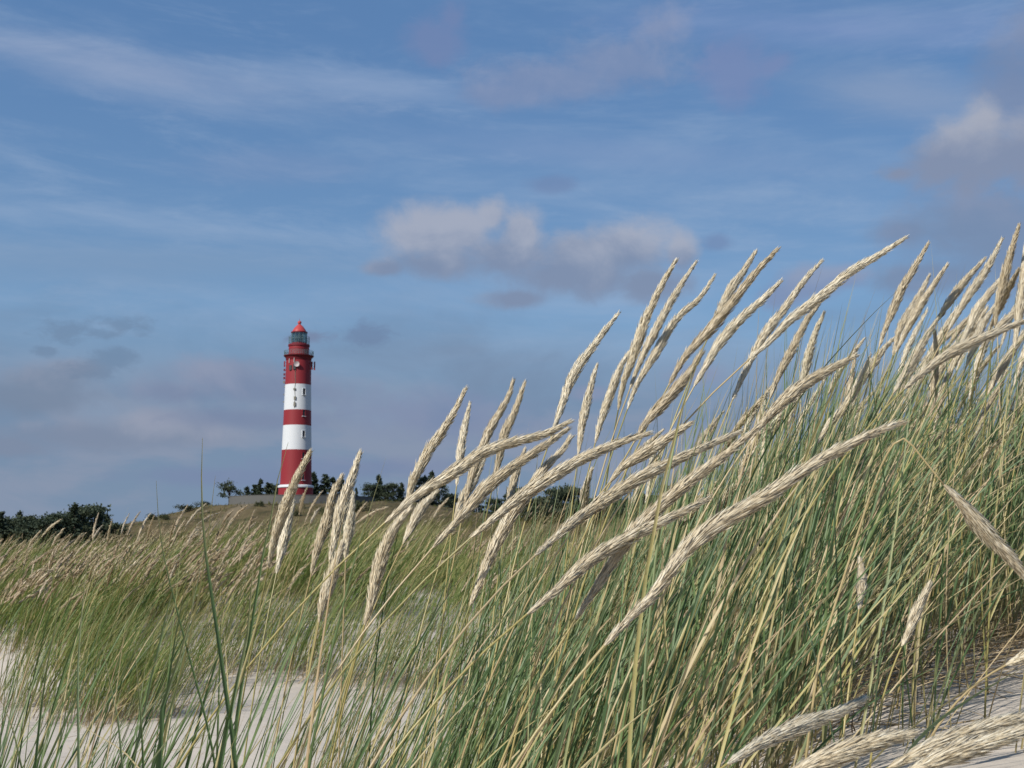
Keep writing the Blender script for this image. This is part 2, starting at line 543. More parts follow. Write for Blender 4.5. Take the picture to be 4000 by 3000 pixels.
# ------------------------------------------------------------------ terrain
def sst(a, b, t):
    u = np.clip((t - a) / (b - a), 0, 1)
    return u * u * (3 - 2 * u)


def wav(x, y, s, ph):
    return (np.sin(x * s * 1.0 + ph + 1.3 * np.sin(y * s * 0.7 + ph * 2)) * np.cos(y * s * 0.83 - ph + 0.9 * np.sin(x * s * 0.61 + ph)))


def H(x, y):
    x = np.asarray(x, float); y = np.asarray(y, float)
    r = np.hypot(x, y)
    z = 0.03 * wav(x, y, 1.7, 0.4) + 0.012 * wav(x, y, 5.1, 1.9)
    # near mound on the right
    mx = x - 0.14 * (y - 2.2)
    z = z + (0.70 * sst(-0.75, 0.75, mx) + 0.08 * np.clip(x - 0.7, 0, 6)) * sst(-1.0, 1.7, y) * (1 - 0.75 * sst(5.5, 10.0, y))
    # ground rising behind the bare sand
    z = z + (0.44 - 0.15 * sst(-2, -5, x)) * sst(6.5, 15.0, y + 0.25 * np.clip(-x - 2.5, -6, 6)) * (1 - 0.6 * sst(30, 110, r))
    z = z + 0.20 * np.exp(-((x + 2.6) / 1.5) ** 2) * sst(7.5, 12.5, y) * (1 - sst(16, 30, y))
    far = sst(14, 40, r)
    z = z + far * (0.08 * wav(x, y, 0.21, 2.2) + 0.15 * sst(40, 90, r) * wav(x, y, 0.067, 0.9))
    z = z + sst(50, 200, r) * 2.6 * sst(-45, 5, x) + sst(190, 260, r) * 0.6
    z = z + 1.2 * np.exp(-((y - 44) / 17) ** 2) * sst(-18, -8, x) * (0.85 + 0.3 * wav(x, y, 0.3, 5.0))
    # lighthouse hill
    rr = np.sqrt(((x + 47.5) / np.where(x < -47.5, 44, 44)) ** 2 + ((y - 302) / np.where(y < 302, 66, 90)) ** 2)
    hill = 1 - sst(0.36, 1.6, rr)
    z = z + 9.6 * hill + sst(0.02, 0.5, hill) * (1 - sst(0.93, 1.0, hill)) * (0.5 * wav(x, y, 0.16, 1.1) + 0.25 * wav(x, y, 0.45, 3.0))
    return z


def build_ground():
    rad = np.concatenate([np.linspace(0, 1.0, 8)[1:], 1.0 * (9.0) ** np.linspace(0, 1, 90)[1:], 9.0 * (420 / 9.0) ** np.linspace(0, 1, 150)[1:],
                          420 * (6500 / 420) ** np.linspace(0, 1, 26)[1:]])
    a1 = np.radians(np.linspace(-38, 38, 300))
    a2 = np.radians(np.linspace(38, 322, 72))[1:-1]
    ang = np.concatenate([a1, a2])
    nA = len(ang)
    rr, aa = np.meshgrid(rad, ang, indexing='ij')
    x = rr * np.sin(aa); y = rr * np.cos(aa)
    z = H(x, y)
    v = np.stack([x, y, z], -1).reshape(-1, 3)
    v = np.vstack([v, [[0, 0, float(H(0, 0))]]])
    i, k = np.meshgrid(np.arange(len(rad) - 1), np.arange(nA), indexing='ij')
    k2 = (k + 1) % nA
    f = np.stack([i * nA + k, (i + 1) * nA + k, (i + 1) * nA + k2, i * nA + k2], -1).reshape(-1, 4)
    f = f[:, ::-1]
    cap = [(len(v) - 1, int((q + 1) % nA), int(q)) for q in range(nA)]
    me = new_mesh('ground', v, f.astype(int), ground_material(), True)
    o = link('ground', me)
    o['kind'] = 'structure'
    o['label'] = 'pale dune sand running back to olive heath and a low hill'
    # centre disc under the photographer's feet
    return o


build_ground()


# ------------------------------------------------------------------ grass blades
def blades(n, root, L, az_, ph0, ph1, wdt, tone, K, vee=False, twist=None):
    """vectorised leaves; returns verts, faces, tone, along"""
    t = np.linspace(0, 1, K + 1)
    tm = (t[:-1] + t[1:]) / 2
    phi = ph0[:, None] + ph1[:, None] * tm[None, :] ** 1.4
    seg = (L / K)[:, None]
    hx = np.concatenate([np.zeros((n, 1)), np.cumsum(np.sin(phi) * seg, 1)], 1)
    hz = np.concatenate([np.zeros((n, 1)), np.cumsum(np.cos(phi) * seg, 1)], 1)
    side = rng.normal(0, 0.03, n)[:, None] * L[:, None] * t[None, :] ** 2
    ca, sa = np.cos(az_)[:, None], np.sin(az_)[:, None]
    P = np.stack([root[:, 0:1] + hx * ca - side * sa, root[:, 1:2] + hx * sa + side * ca, root[:, 2:3] + hz], -1)
    prof = np.minimum(1.0, 0.75 + t * 0.9) * (1 - t ** 3.2) + 0.02
    if twist is None:
        twist = rng.uniform(0, 2 * math.pi, n)
    T = np.gradient(P, axis=1)
    T /= np.linalg.norm(T, axis=2, keepdims=True) + 1e-9
    tw = twist[:, None] + t[None, :] * rng.normal(0, 0.8, n)[:, None]
    ref = np.stack([np.cos(tw), np.sin(tw), np.zeros_like(tw)], -1)
    W = ref - T * np.sum(ref * T, 2, keepdims=True)
    W /= np.linalg.norm(W, axis=2, keepdims=True) + 1e-9
    N = np.cross(T, W)
    hw = (wdt[:, None] * prof[None, :] / 2)[..., None]
    if vee:
        rows = [P - W * hw + N * hw * 0.55, P - N * hw * 0.35, P + W * hw + N * hw * 0.55]
    else:
        rows = [P - W * hw, P + W * hw]
    c = len(rows)
    V = np.stack(rows, 2).reshape(-1, 3)
    base = (np.arange(n) * (K + 1) * c)[:, None]
    fs = []
    for j in range(K):
        for q in range(c - 1):
            a = base + j * c + q
            fs.append(np.concatenate([a, a + 1, a + c + 1, a + c], 1))
    Fc = np.concatenate(fs, 0)
    tn = np.clip(tone[:, None, None] + rng.normal(0, 0.07, (n, 1, 1)) * t[None, :, None] + rng.normal(0, 0.03, (n, K + 1, c)), 0, 1).ravel()
    al = np.tile(np.repeat(t, c), n)
    return V, Fc, tn, al


def merge(parts):
    V = []; Fa = []; tn = []; al = []; o = 0
    for (v, f, t, a) in parts:
        V.append(v); Fa.append(f + o); tn.append(t); al.append(a); o += len(v)
    return np.concatenate(V), np.concatenate(Fa), np.concatenate(tn), np.concatenate(al)


def tones(n, green=0.75):
    u = rng.random(n)
    return np.where(rng.random(n) < green, u * 0.70, 0.72 + u * 0.28)


def scatter(xy, L, width, green, lean=(0.22, 0.16), bend=(0.35, 0.2), K=8, vee=True, azs=0.5, az0=0.0):
    n = len(xy)
    root = np.column_stack([xy, H(xy[:, 0], xy[:, 1]) - 0.01])
    Ls = rng.normal(L[0], L[1], n).clip(L[0] * 0.35, L[0] * 1.28)
    if vee:
        fx = 2000 + F * (xy[:, 0] + 0.35 * Ls) / xy[:, 1]
        lim = np.interp(fx, [0, 1000, 1600, 2000, 2600, 3000, 3400, 4000], [2080, 2020, 1950, 1880, 1720, 1560, 1320, 1090]) + np.abs(rng.normal(0, 170, n))
        lim = lim - (rng.random(n) < 0.012) * 200
        room = 1 + (2129 - lim) / F * xy[:, 1] - root[:, 2]
        Ls = np.minimum(Ls, np.clip(room, 0.12, None) / np.where(xy[:, 1] < 2.2, 0.97, 0.86))
    a = rng.normal(az0, azs, n)
    p0 = rng.normal(lean[0], lean[1], n)
    p1 = rng.normal(bend[0], bend[1], n).clip(-0.2, 1.4)
    wd = rng.normal(width, width * 0.25, n).clip(width * 0.4)
    tn = tones(n, green)
    if not vee:
        dr = np.sin(xy[:, 0] * 2.1 + 2 * np.sin(xy[:, 1] * 1.3)) * 0.5 + np.sin(xy[:, 0] * 5.3 - xy[:, 1] * 3.1) * 0.5
        tn = np.clip(tn * 0.8 + 0.05 + 0.28 * dr, 0, 1)
        Ls = Ls * (1.02 + 0.28 * np.sin(xy[:, 0] * 3.3 + 1.7 * np.sin(xy[:, 1] * 2.3)))
    return blades(n, root, Ls, a, p0, p1, wd, tn, K, vee)


def clump_pts(centres, per, sig):
    c = np.repeat(np.asarray(centres, float), per, axis=0)
    return c + rng.normal(0, 1, c.shape) * sig


# --- dense stand on the right mound
parts = []
cs = []
while len(cs) < 450:
    x = rng.uniform(-0.1, 4.8); y = rng.uniform(1.7, 7.0)
    yf = 2.32 + 0.98 * (x - 0.42) if x > 0.42 else 2.15
    yf = min(yf, 3.9)
    if y < yf + rng.normal(0, 0.10):
        continue
    if abs(x) / y > 0.60:
        continue
    if x < 0.35 and rng.random() > 0.35 + 0.5 * (x + 0.1):
        continue
    cs.append((x, y))
parts.append(scatter(clump_pts(cs, 21, 0.055), (0.82, 0.16), 0.0038, 0.72))
# long straw stems and dead leaves leaning across the stand
parts.append(scatter(clump_pts(cs[::2], 3, 0.12), (0.80, 0.18), 0.0032, 0.12, (0.62, 0.2), (0.35, 0.25)))
# thin fringe in front and short undergrowth
parts.append(scatter(clump_pts(cs[:260], 9, 0.08), (0.44, 0.14), 0.0036, 0.45, (0.35, 0.35), (0.5, 0.3)))
fr = []
while len(fr) < 26:
    x = rng.uniform(0.3, 1.9); y = rng.uniform(2.0, 3.4)
    if y < 2.25 + 0.98 * (x - 0.42) and y > 1.25 + 0.9 * (x - 0.42):
        fr.append((x, y))
parts.append(scatter(clump_pts(fr, 5, 0.03), (0.52, 0.16), 0.0034, 0.6))
v, f, t, a = merge(parts)
o = link('marram_grass', new_mesh('marram_grass', v, f, M_BLADE, True, t, a))
tag(o, 'dense green and straw marram leaves leaning right on the near mound', 'grass', kind='stuff')

# --- looser leaves in the middle foreground
parts = []
cs = []
while len(cs) < 88:
    x = rng.uniform(-0.75, 0.6); y = rng.uniform(1.35, 3.4)
    if x > 0.15 and y < 1.9:
        continue
    px = 1106 + 2670 * x / y
    if px < 520 or px > 1800:
        continue
    if px < 800 and rng.random() > 0.45:
        continue
    cs.append((x, y))
parts.append(scatter(clump_pts(cs, 8, 0.035), (0.84, 0.14), 0.0044, 0.70, (0.28, 0.15), (0.42, 0.18)))
cs = []
while len(cs) < 76:
    x = rng.uniform(-1.0, 0.9); y = rng.uniform(3.0, 5.6)
    px = 1106 + 2670 * x / y
    if px < 640 or px > 1700:
        continue
    cs.append((x, y))
parts.append(scatter(clump_pts(cs, 9, 0.05), (0.74, 0.14), 0.0044, 0.70, (0.28, 0.13), (0.42, 0.18)))
# few leaves at the left edge
cs = []
while len(cs) < 60:
    y = rng.uniform(1.3, 3.0); px = rng.uniform(-120, 620)
    cs.append(((px - 1106) / 2670 * y - 0.12, y))
parts.append(scatter(clump_pts(cs, 4, 0.025), (0.84, 0.13), 0.0047, 0.82, (0.20, 0.15), (0.32, 0.16)))
cs = []
while len(cs) < 95:
    x = rng.uniform(-0.9, 0.75); y = rng.uniform(1.5, 3.6)
    if 700 < 1106 + 2670 * x / y < 1750:
        cs.append((x, y))
parts.append(scatter(clump_pts(cs, 1, 0.02), (0.92, 0.14), 0.0036, 0.15, (0.55, 0.14), (0.30, 0.2)))
v, f, t, a = merge(parts)
o = link('sparse_grass', new_mesh('sparse_grass', v, f, M_BLADE, True, t, a))
tag(o, 'loose long marram leaves with sand showing between, bottom left and middle', 'grass', kind='stuff')

# --- dry litter on the sand at the foot of the right stand
n = 900
x = rng.uniform(0.35, 1.9, n); y = 2.28 + 0.98 * (x - 0.42) + rng.normal(0.10, 0.16, n)
root = np.column_stack([x, y, H(x, y) + rng.uniform(0.004, 0.05, n)])
v, f, t, a = blades(n, root, rng.uniform(0.08, 0.36, n), rng.normal(0.2, 0.9, n), rng.normal(1.35, 0.2, n), rng.normal(0.15, 0.2, n),
                    rng.uniform(0.002, 0.004, n), rng.random(n), 4, True)
n2 = 240
y2 = rng.uniform(3.2, 9.0, n2); x2 = (rng.uniform(-150, 1900, n2) - 2000) / F * y2
r2 = np.column_stack([x2, y2, H(x2, y2) + 0.006])
v2, f2, t2, a2 = blades(n2, r2, rng.uniform(0.04, 0.25, n2), rng.normal(0.3, 0.9, n2), rng.normal(1.42, 0.12, n2), rng.normal(0.1, 0.15, n2),
                        rng.uniform(0.002, 0.004, n2), rng.random(n2), 4, True)
v, f, t, a = merge([(v, f, t, a), (v2, f2, t2, a2)])
o = link('dry_litter', new_mesh('dry_litter', v, f, M_LITTER, True, t, a))
tag(o, 'brown and straw coloured dead leaves lying on the sand and under the right grass stand', 'dead grass', kind='stuff')


# --- left field of grass, 7 to 16 m off
def edge(fx):
    return np.interp(fx, [-600, 0, 150, 430, 560, 750, 1100, 1600, 2100, 3000], [10.5, 9.7, 8.0, 7.5, 8.0, 8.6, 9.6, 10.8, 10.5, 10.5])


cs = []
tries = 0
while len(cs) < 780 and tries < 60000:
    tries += 1
    y = rng.uniform(7.2, 19.0); fx = rng.uniform(-500, 2500)
    x = (fx - 2000) / F * y
    if y < edge(fx):
        continue
    inside = y - edge(fx)
    dens = 0.42 + 0.58 * sst(0.2, 2.2, inside) if fx < 760 else 0.45 + 0.5 * sst(1.0, 4.0, inside)
    pn = mnoise.noise(Vector((x * 1.1, y * 0.8, 0)))
    if fx > 500 and pn < (-0.02 if fx < 800 else -0.24) and inside < 4.5:
        continue
    if rng.random() > dens:
        continue
    cs.append((x, y))
v, f, t, a = scatter(clump_pts(cs, 36, 0.12), (0.57, 0.13), 0.0068, 0.70, (0.36, 0.16), (0.5, 0.2), 4, False, 0.4)
o = link('dune_grass', new_mesh('dune_grass', v, f, M_BLADE_MID, True, t, a))
tag(o, 'olive green windswept grass field beyond the bare sand on the left', 'grass', kind='stuff')

# --- far grass over the low dunes
n = 40000
y = 15 * (130 / 15.0) ** (rng.random(n) ** 1.25)
x = rng.uniform(-0.52, 0.52, n) * y
keep = (np.sin(x * 0.35 + 2 * np.sin(y * 0.11)) + np.sin(y * 0.23 + x * 0.13)) > -1.1
x, y = x[keep], y[keep]; n = len(x)
root = np.column_stack([x, y, H(x, y) - 0.02])
sc = np.clip(y / 18.0, 1, 4.0)
v, f, t, a = blades(n, root, rng.normal(0.45, 0.12, n).clip(0.2), rng.normal(0, 0.4, n), rng.normal(0.4, 0.15, n), rng.normal(0.4, 0.2, n),
                    0.007 * sc, np.clip(rng.normal(0.55, 0.25, n) + 0.3 * np.sin(x * 0.23 + 1.5 * np.sin(y * 0.09)), 0, 1), 3, False)
n2 = 15000
y2 = rng.uniform(150, 300, n2); x2 = rng.uniform(-120, 40, n2)
pn = np.sin(x2 * 0.31 + 2 * np.sin(y2 * 0.13)) + np.sin(y2 * 0.27 + x2 * 0.11) + rng.normal(0, 0.5, n2)
x2, y2 = x2[pn > 0.0], y2[pn > 0.0]; n2 = len(x2)
keep = np.hypot(x2 - (-51.5), y2 - 297) > 20
x2, y2 = x2[keep], y2[keep]; n2 = len(x2)
r2 = np.column_stack([x2, y2, H(x2, y2) - 0.05])
v2, f2, t2, a2 = blades(n2, r2, rng.normal(0.6, 0.2, n2).clip(0.2), rng.normal(0, 1.5, n2), rng.normal(0.5, 0.3, n2), rng.normal(0.5, 0.3, n2),
                        rng.uniform(0.06, 0.22, n2), np.clip(rng.normal(0.35, 0.25, n2), 0, 1), 3, False)
v, f, t, a = merge([(v, f, t, a), (v2, f2, t2, a2)])
o = link('heath_grass', new_mesh('heath_grass', v, f, M_HEATH, True, t, a))
tag(o, 'brownish far grass covering the low dunes before the lighthouse hill', 'grass', kind='stuff')


# ------------------------------------------------------------------ separate tufts on the open sand
def tuft(fx, fy, d, n, L, sig, green, label, wd=0.005):
    p = pt(fx, fy, d)
    x0, y0 = p[0], p[1]
    z0 = float(H(x0, y0))
    o = thing('grass_tuft', (x0, y0, z0), label, 'grass tuft', 'tufts on the bare sand')
    xy = np.array([[x0, y0]]) + rng.normal(0, sig, (n, 2)) * [1.2, 0.8]
    root = np.column_stack([xy, H(xy[:, 0], xy[:, 1]) - 0.01]) - [x0, y0, z0]
    nd = int(n * 0.85)

    def mk(r_, m_, Lm, gr, nm, l0):
        k = len(r_)
        v, f, t, a = blades(k, r_, rng.normal(Lm, Lm * 0.2, k).clip(0.1), rng.normal(0, 0.45, k), rng.normal(l0, 0.16, k), rng.normal(0.45, 0.2, k),
                            rng.normal(wd, wd * 0.2, k), tones(k, gr), 5, False)
        link(nm, new_mesh(nm, v, f, m_, True, t, a), o)
    mk(root[:nd], M_BLADE_MID, L, green, 'leaves', 0.3)
    mk(root[nd:], M_LITTER, L * 0.45, 0.0, 'dead_leaves', 0.7)
    return o


tuft(430, 2752, 7.3, 420, 0.60, 0.20, 0.93, 'dark green dense grass tuft standing nearest on the left sand')
tuft(165, 2700, 7.8, 240, 0.55, 0.17, 0.80, 'olive grass tuft at the far left edge of the bare sand')
tuft(610, 2640, 8.3, 170, 0.50, 0.20, 0.85, 'thin grass tuft just right of the darkest left tuft')
tuft(800, 2600, 8.9, 260, 0.55, 0.24, 0.82, 'grass tuft on the sand behind the tallest thin blades')
tuft(1120, 2560, 8.9, 330, 0.62, 0.26, 0.86, 'broad grass tuft on the sand below the lighthouse')
tuft(1560, 2470, 8.6, 460, 0.66, 0.30, 0.93, 'big bright green tuft seen between foreground plumes at mid sand')
tuft(1930, 2480, 8.8, 240, 0.62, 0.22, 0.86, 'grass tuft half hidden behind the crossing plumes at the centre')
tuft(2160, 2440, 9.0, 240, 0.62, 0.24, 0.86, 'grass tuft at the left foot of the near mound')


# ------------------------------------------------------------------ seed plumes
def resample(P, n):
    P = np.asarray(P, float)
    # Catmull-Rom through the traced points
    Q = np.vstack([2 * P[0] - P[1], P, 2 * P[-1] - P[-2]])
    out = []
    for i in range(len(P) - 1):
        p0, p1, p2, p3 = Q[i], Q[i + 1], Q[i + 2], Q[i + 3]
        for u in np.linspace(0, 1, 14, endpoint=False):
            out.append(0.5 * ((2 * p1) + (-p0 + p2) * u + (2 * p0 - 5 * p1 + 4 * p2 - p3) * u * u + (-p0 + 3 * p1 - 3 * p2 + p3) * u ** 3))
    out.append(P[-1])
    out = np.array(out)
    s = np.concatenate([[0], np.cumsum(np.linalg.norm(np.diff(out, axis=0), axis=1))])
    t = np.linspace(0, s[-1], n)
    return np.stack([np.interp(t, s, out[:, k]) for k in range(3)], 1), s[-1]


def frame_at(P):
    T = np.gradient(P, axis=0); T /= np.linalg.norm(T, axis=1, keepdims=True) + 1e-9
    U = np.cross(T, np.array([0.13, 0.95, 0.2])); U /= np.linalg.norm(U, axis=1, keepdims=True) + 1e-9
    return T, U, np.cross(T, U)


def seed_head(P, Ln, rmax, nsp, slen, swid, tone0):
    """P runs base -> tip; dense overlapping husks round a thin core"""
    n = len(P)
    T, U, W = frame_at(P)
    t = np.linspace(0, 1, n)

    def prof(u):
        return np.minimum(1, 0.16 + 2.1 * u) ** 0.9 * (1 - np.clip((u - 0.3) / 0.72, 0, 1) ** 1.6 * 0.92)
    lump = 1 + 0.06 * np.sin(t * rng.uniform(10, 20) + rng.uniform(0, 6)) + 0.03 * np.sin(t * 41 + rng.uniform(0, 6))
    # core
    m = 6
    rad = rmax * prof(t) * 0.72 * lump
    rad[-1] *= 0.1
    ang = np.arange(m) * 2 * math.pi / m
    V = (P[:, None, :] + rad[:, None, None] * (U[:, None, :] * np.cos(ang)[None, :, None] + W[:, None, :] * np.sin(ang)[None, :, None])).reshape(-1, 3)
    i, k = np.meshgrid(np.arange(n - 1), np.arange(m), indexing='ij')
    k2 = (k + 1) % m
    q = np.stack([i * m + k, i * m + k2, (i + 1) * m + k2, (i + 1) * m + k], -1).reshape(-1, 4)
    Fc = np.concatenate([q[:, [0, 1, 2]], q[:, [0, 2, 3]]], 0)
    tn = np.full(len(V), max(0, tone0 - 0.02))
    # husks
    u = (np.arange(nsp) + rng.random(nsp)) / nsp
    u = u * 0.985
    idx = u * (n - 1)
    i0 = np.clip(idx.astype(int), 0, n - 2); fr = (idx - i0)[:, None]
    C = P[i0] * (1 - fr) + P[i0 + 1] * fr
    Tt = T[i0]; Uu = U[i0]; Ww = W[i0]
    th = rng.random(nsp) * 2 * math.pi
    Rd = Uu * np.cos(th)[:, None] + Ww * np.sin(th)[:, None]
    rl = rmax * prof(u) * np.interp(u, t, lump)
    a = np.clip(rng.normal(0.125, 0.075, nsp), -0.02, 0.55)
    D = Tt * np.cos(a)[:, None] + Rd * np.sin(a)[:, None]
    st = C + Rd * (rl * rng.uniform(0.55, 0.93, nsp))[:, None]
    ln = slen * rng.uniform(0.65, 1.35, nsp) * (0.72 + 0.4 * np.minimum(1, rl / rmax))
    E = st + D * ln[:, None]
    Sd = np.cross(D, Rd); Sd /= np.linalg.norm(Sd, axis=1, keepdims=True) + 1e-9
    Nn = np.cross(Sd, D)
    mid = st + D * (ln * 0.42)[:, None]
    hw = (swid * rng.uniform(0.7, 1.3, nsp) / 2)[:, None]
    r0 = mid + Sd * hw; r1 = mid - Sd * hw * 0.5 + Nn * hw * 0.9; r2 = mid - Sd * hw * 0.5 - Nn * hw * 0.9
    SV = np.stack([st, r0, r1, r2, E], 1).reshape(-1, 3)
    b = len(V) + np.arange(nsp)[:, None] * 5
    tri = np.array([[0, 2, 1], [0, 3, 2], [0, 1, 3], [4, 1, 2], [4, 2, 3], [4, 3, 1]])
    SF = (b[:, :, None] + tri[None].reshape(1, 6, 3)).reshape(-1, 3) if False else (b[:, None, :] + tri[None, :, :]).reshape(-1, 3)
    stn = (np.clip(rng.normal(tone0 + 0.05, 0.24, nsp), 0, 1)[:, None] + np.array([-0.15, 0, 0, -0.05, 0.2])[None]).clip(0, 1).ravel()
    # husks are soft and downy: shade them mostly by the roundness of the whole head
    cn = (U[:, None, :] * np.cos(ang)[None, :, None] + W[:, None, :] * np.sin(ang)[None, :, None]).reshape(-1, 3)
    tl = rng.normal(0, 0.40, (nsp, 1))
    own = np.stack([Rd * 0.6 + Sd * tl * .6, Rd * 0.5 + Sd * (0.75 + tl), Rd * 0.5 - Sd * (0.75 - tl) + Nn * 0.2, Rd * 0.15 - Nn * 0.3, Rd * 0.7 + Tt * 0.35 + Sd * tl], 1).reshape(-1, 3)
    NR = np.concatenate([cn, own + 0.02 * np.repeat(Tt, 5, 0)])
    NR /= np.linalg.norm(NR, axis=1, keepdims=True) + 1e-9
    SEEDN.append(NR)
    VV = np.concatenate([V, SV]); FF = np.concatenate([Fc, SF])
    gn = np.cross(VV[FF[:, 1]] - VV[FF[:, 0]], VV[FF[:, 2]] - VV[FF[:, 0]])
    bad = np.sum(gn * NR[FF].sum(1), 1) < 0
    FF[bad] = FF[bad][:, ::-1]
    return VV, FF, np.concatenate([tn, stn])


SEEDN = []


def head_mesh(name, v, f, m_, t, normals=None):
    me = new_mesh(name, v, f, m_, True, t)
    me.normals_split_custom_set_from_vertices((SEEDN[-1] if normals is None else normals).tolist())
    return me


def stalk(label, d, pts, rmm=8.6, tone=0.5, nsp=620, dd=None, cat='grass plume', group='foreground marram plumes', leaf=True, slen=0.0150, swid=0.00125, far=False, name='marram_plume', straight=False):
    """pts: traced photo points tip -> base of the seed head; d its distance"""
    n = len(pts)
    dd = rng.normal(0, 0.035) * d if dd is None else dd
    P = np.array([pt(x, y, d + dd * (1 - k / (n - 1))) for k, (x, y) in enumerate(pts)])[::-1]
    C, Ln = resample(P, 26 if not far else 9)
    tb = C[1] - C[0]; tb /= np.linalg.norm(tb)
    gz = float(H(C[0][0], C[0][1]))
    hh = max(0.08, C[0][2] - gz)
    if tb[2] < 0.05:                       # hanging head: its stem comes back over from above
        tz = 0.05
    tz = max(tb[2], 0.30)
    off = min(np.hypot(tb[0], tb[1]) / tz * 0.55, 1.1) * hh
    hd = np.array([tb[0], tb[1]]); hd /= np.linalg.norm(hd) + 1e-9
    rx, ry = C[0][0] - hd[0] * off, C[0][1] - hd[1] * off * 0.6
    root = np.array([rx, ry, float(H(rx, ry)) - 0.01])
    ctl = C[0] - tb * (np.linalg.norm(C[0] - root) * 0.5)
    ctl[2] = max(ctl[2], root[2] + 0.05)
    u = np.linspace(0, 1, 14 if not far else 6)[:, None]
    stem = (1 - u) ** 2 * root + 2 * u * (1 - u) * ctl + u * u * C[0]
    rt = thing(name, root, label, cat, group)
    # stem (runs a little up inside the head)
    sp = np.vstack([stem, C[2:5] if not far else C[1:2]]) - root
    mb = MB(); rr = np.linspace(0.0019, 0.0011, len(sp)) * (1.0 if not far else 1.4)
    mb.tube(sp, rr, 5 if not far else 3)
    me = new_mesh('stem', mb.v, mb.f, M_STEM, True, np.full(len(mb.v), np.clip(rng.normal(0.5, 0.25), 0, 1)))
    link('stem', me, rt)
    v, f, t = seed_head(C - root, Ln, rmm / 1000, nsp, slen, swid, tone)
    link('seed_head', head_mesh('seed_head', v, f, M_SEED if not far else M_SEED_MID, t), rt)
    if leaf:
        k = 2 if rng.random() < 0.5 else 1
        for q in range(k):
            u0 = rng.uniform(0.12, 0.4)
            p0 = ((1 - u0) ** 2 * root + 2 * u0 * (1 - u0) * ctl + u0 * u0 * C[0]) - root
            ddir = math.atan2(hd[1], hd[0]) + rng.normal(0, 0.5)
            v, f, t, a = blades(1, p0[None, :], np.array([rng.uniform(0.28, 0.48)]), np.array([ddir]), np.array([rng.uniform(0.15, 0.5)]),
                                np.array([rng.uniform(0.3, 0.7)]), np.array([0.0042]), np.array([rng.uniform(0.1, 0.9)]), 8, True)
            a = a * 0.7 + 0.3
            link('leaf', new_mesh('leaf', v, f, M_BLADE, True, t, a), rt)
    return rt


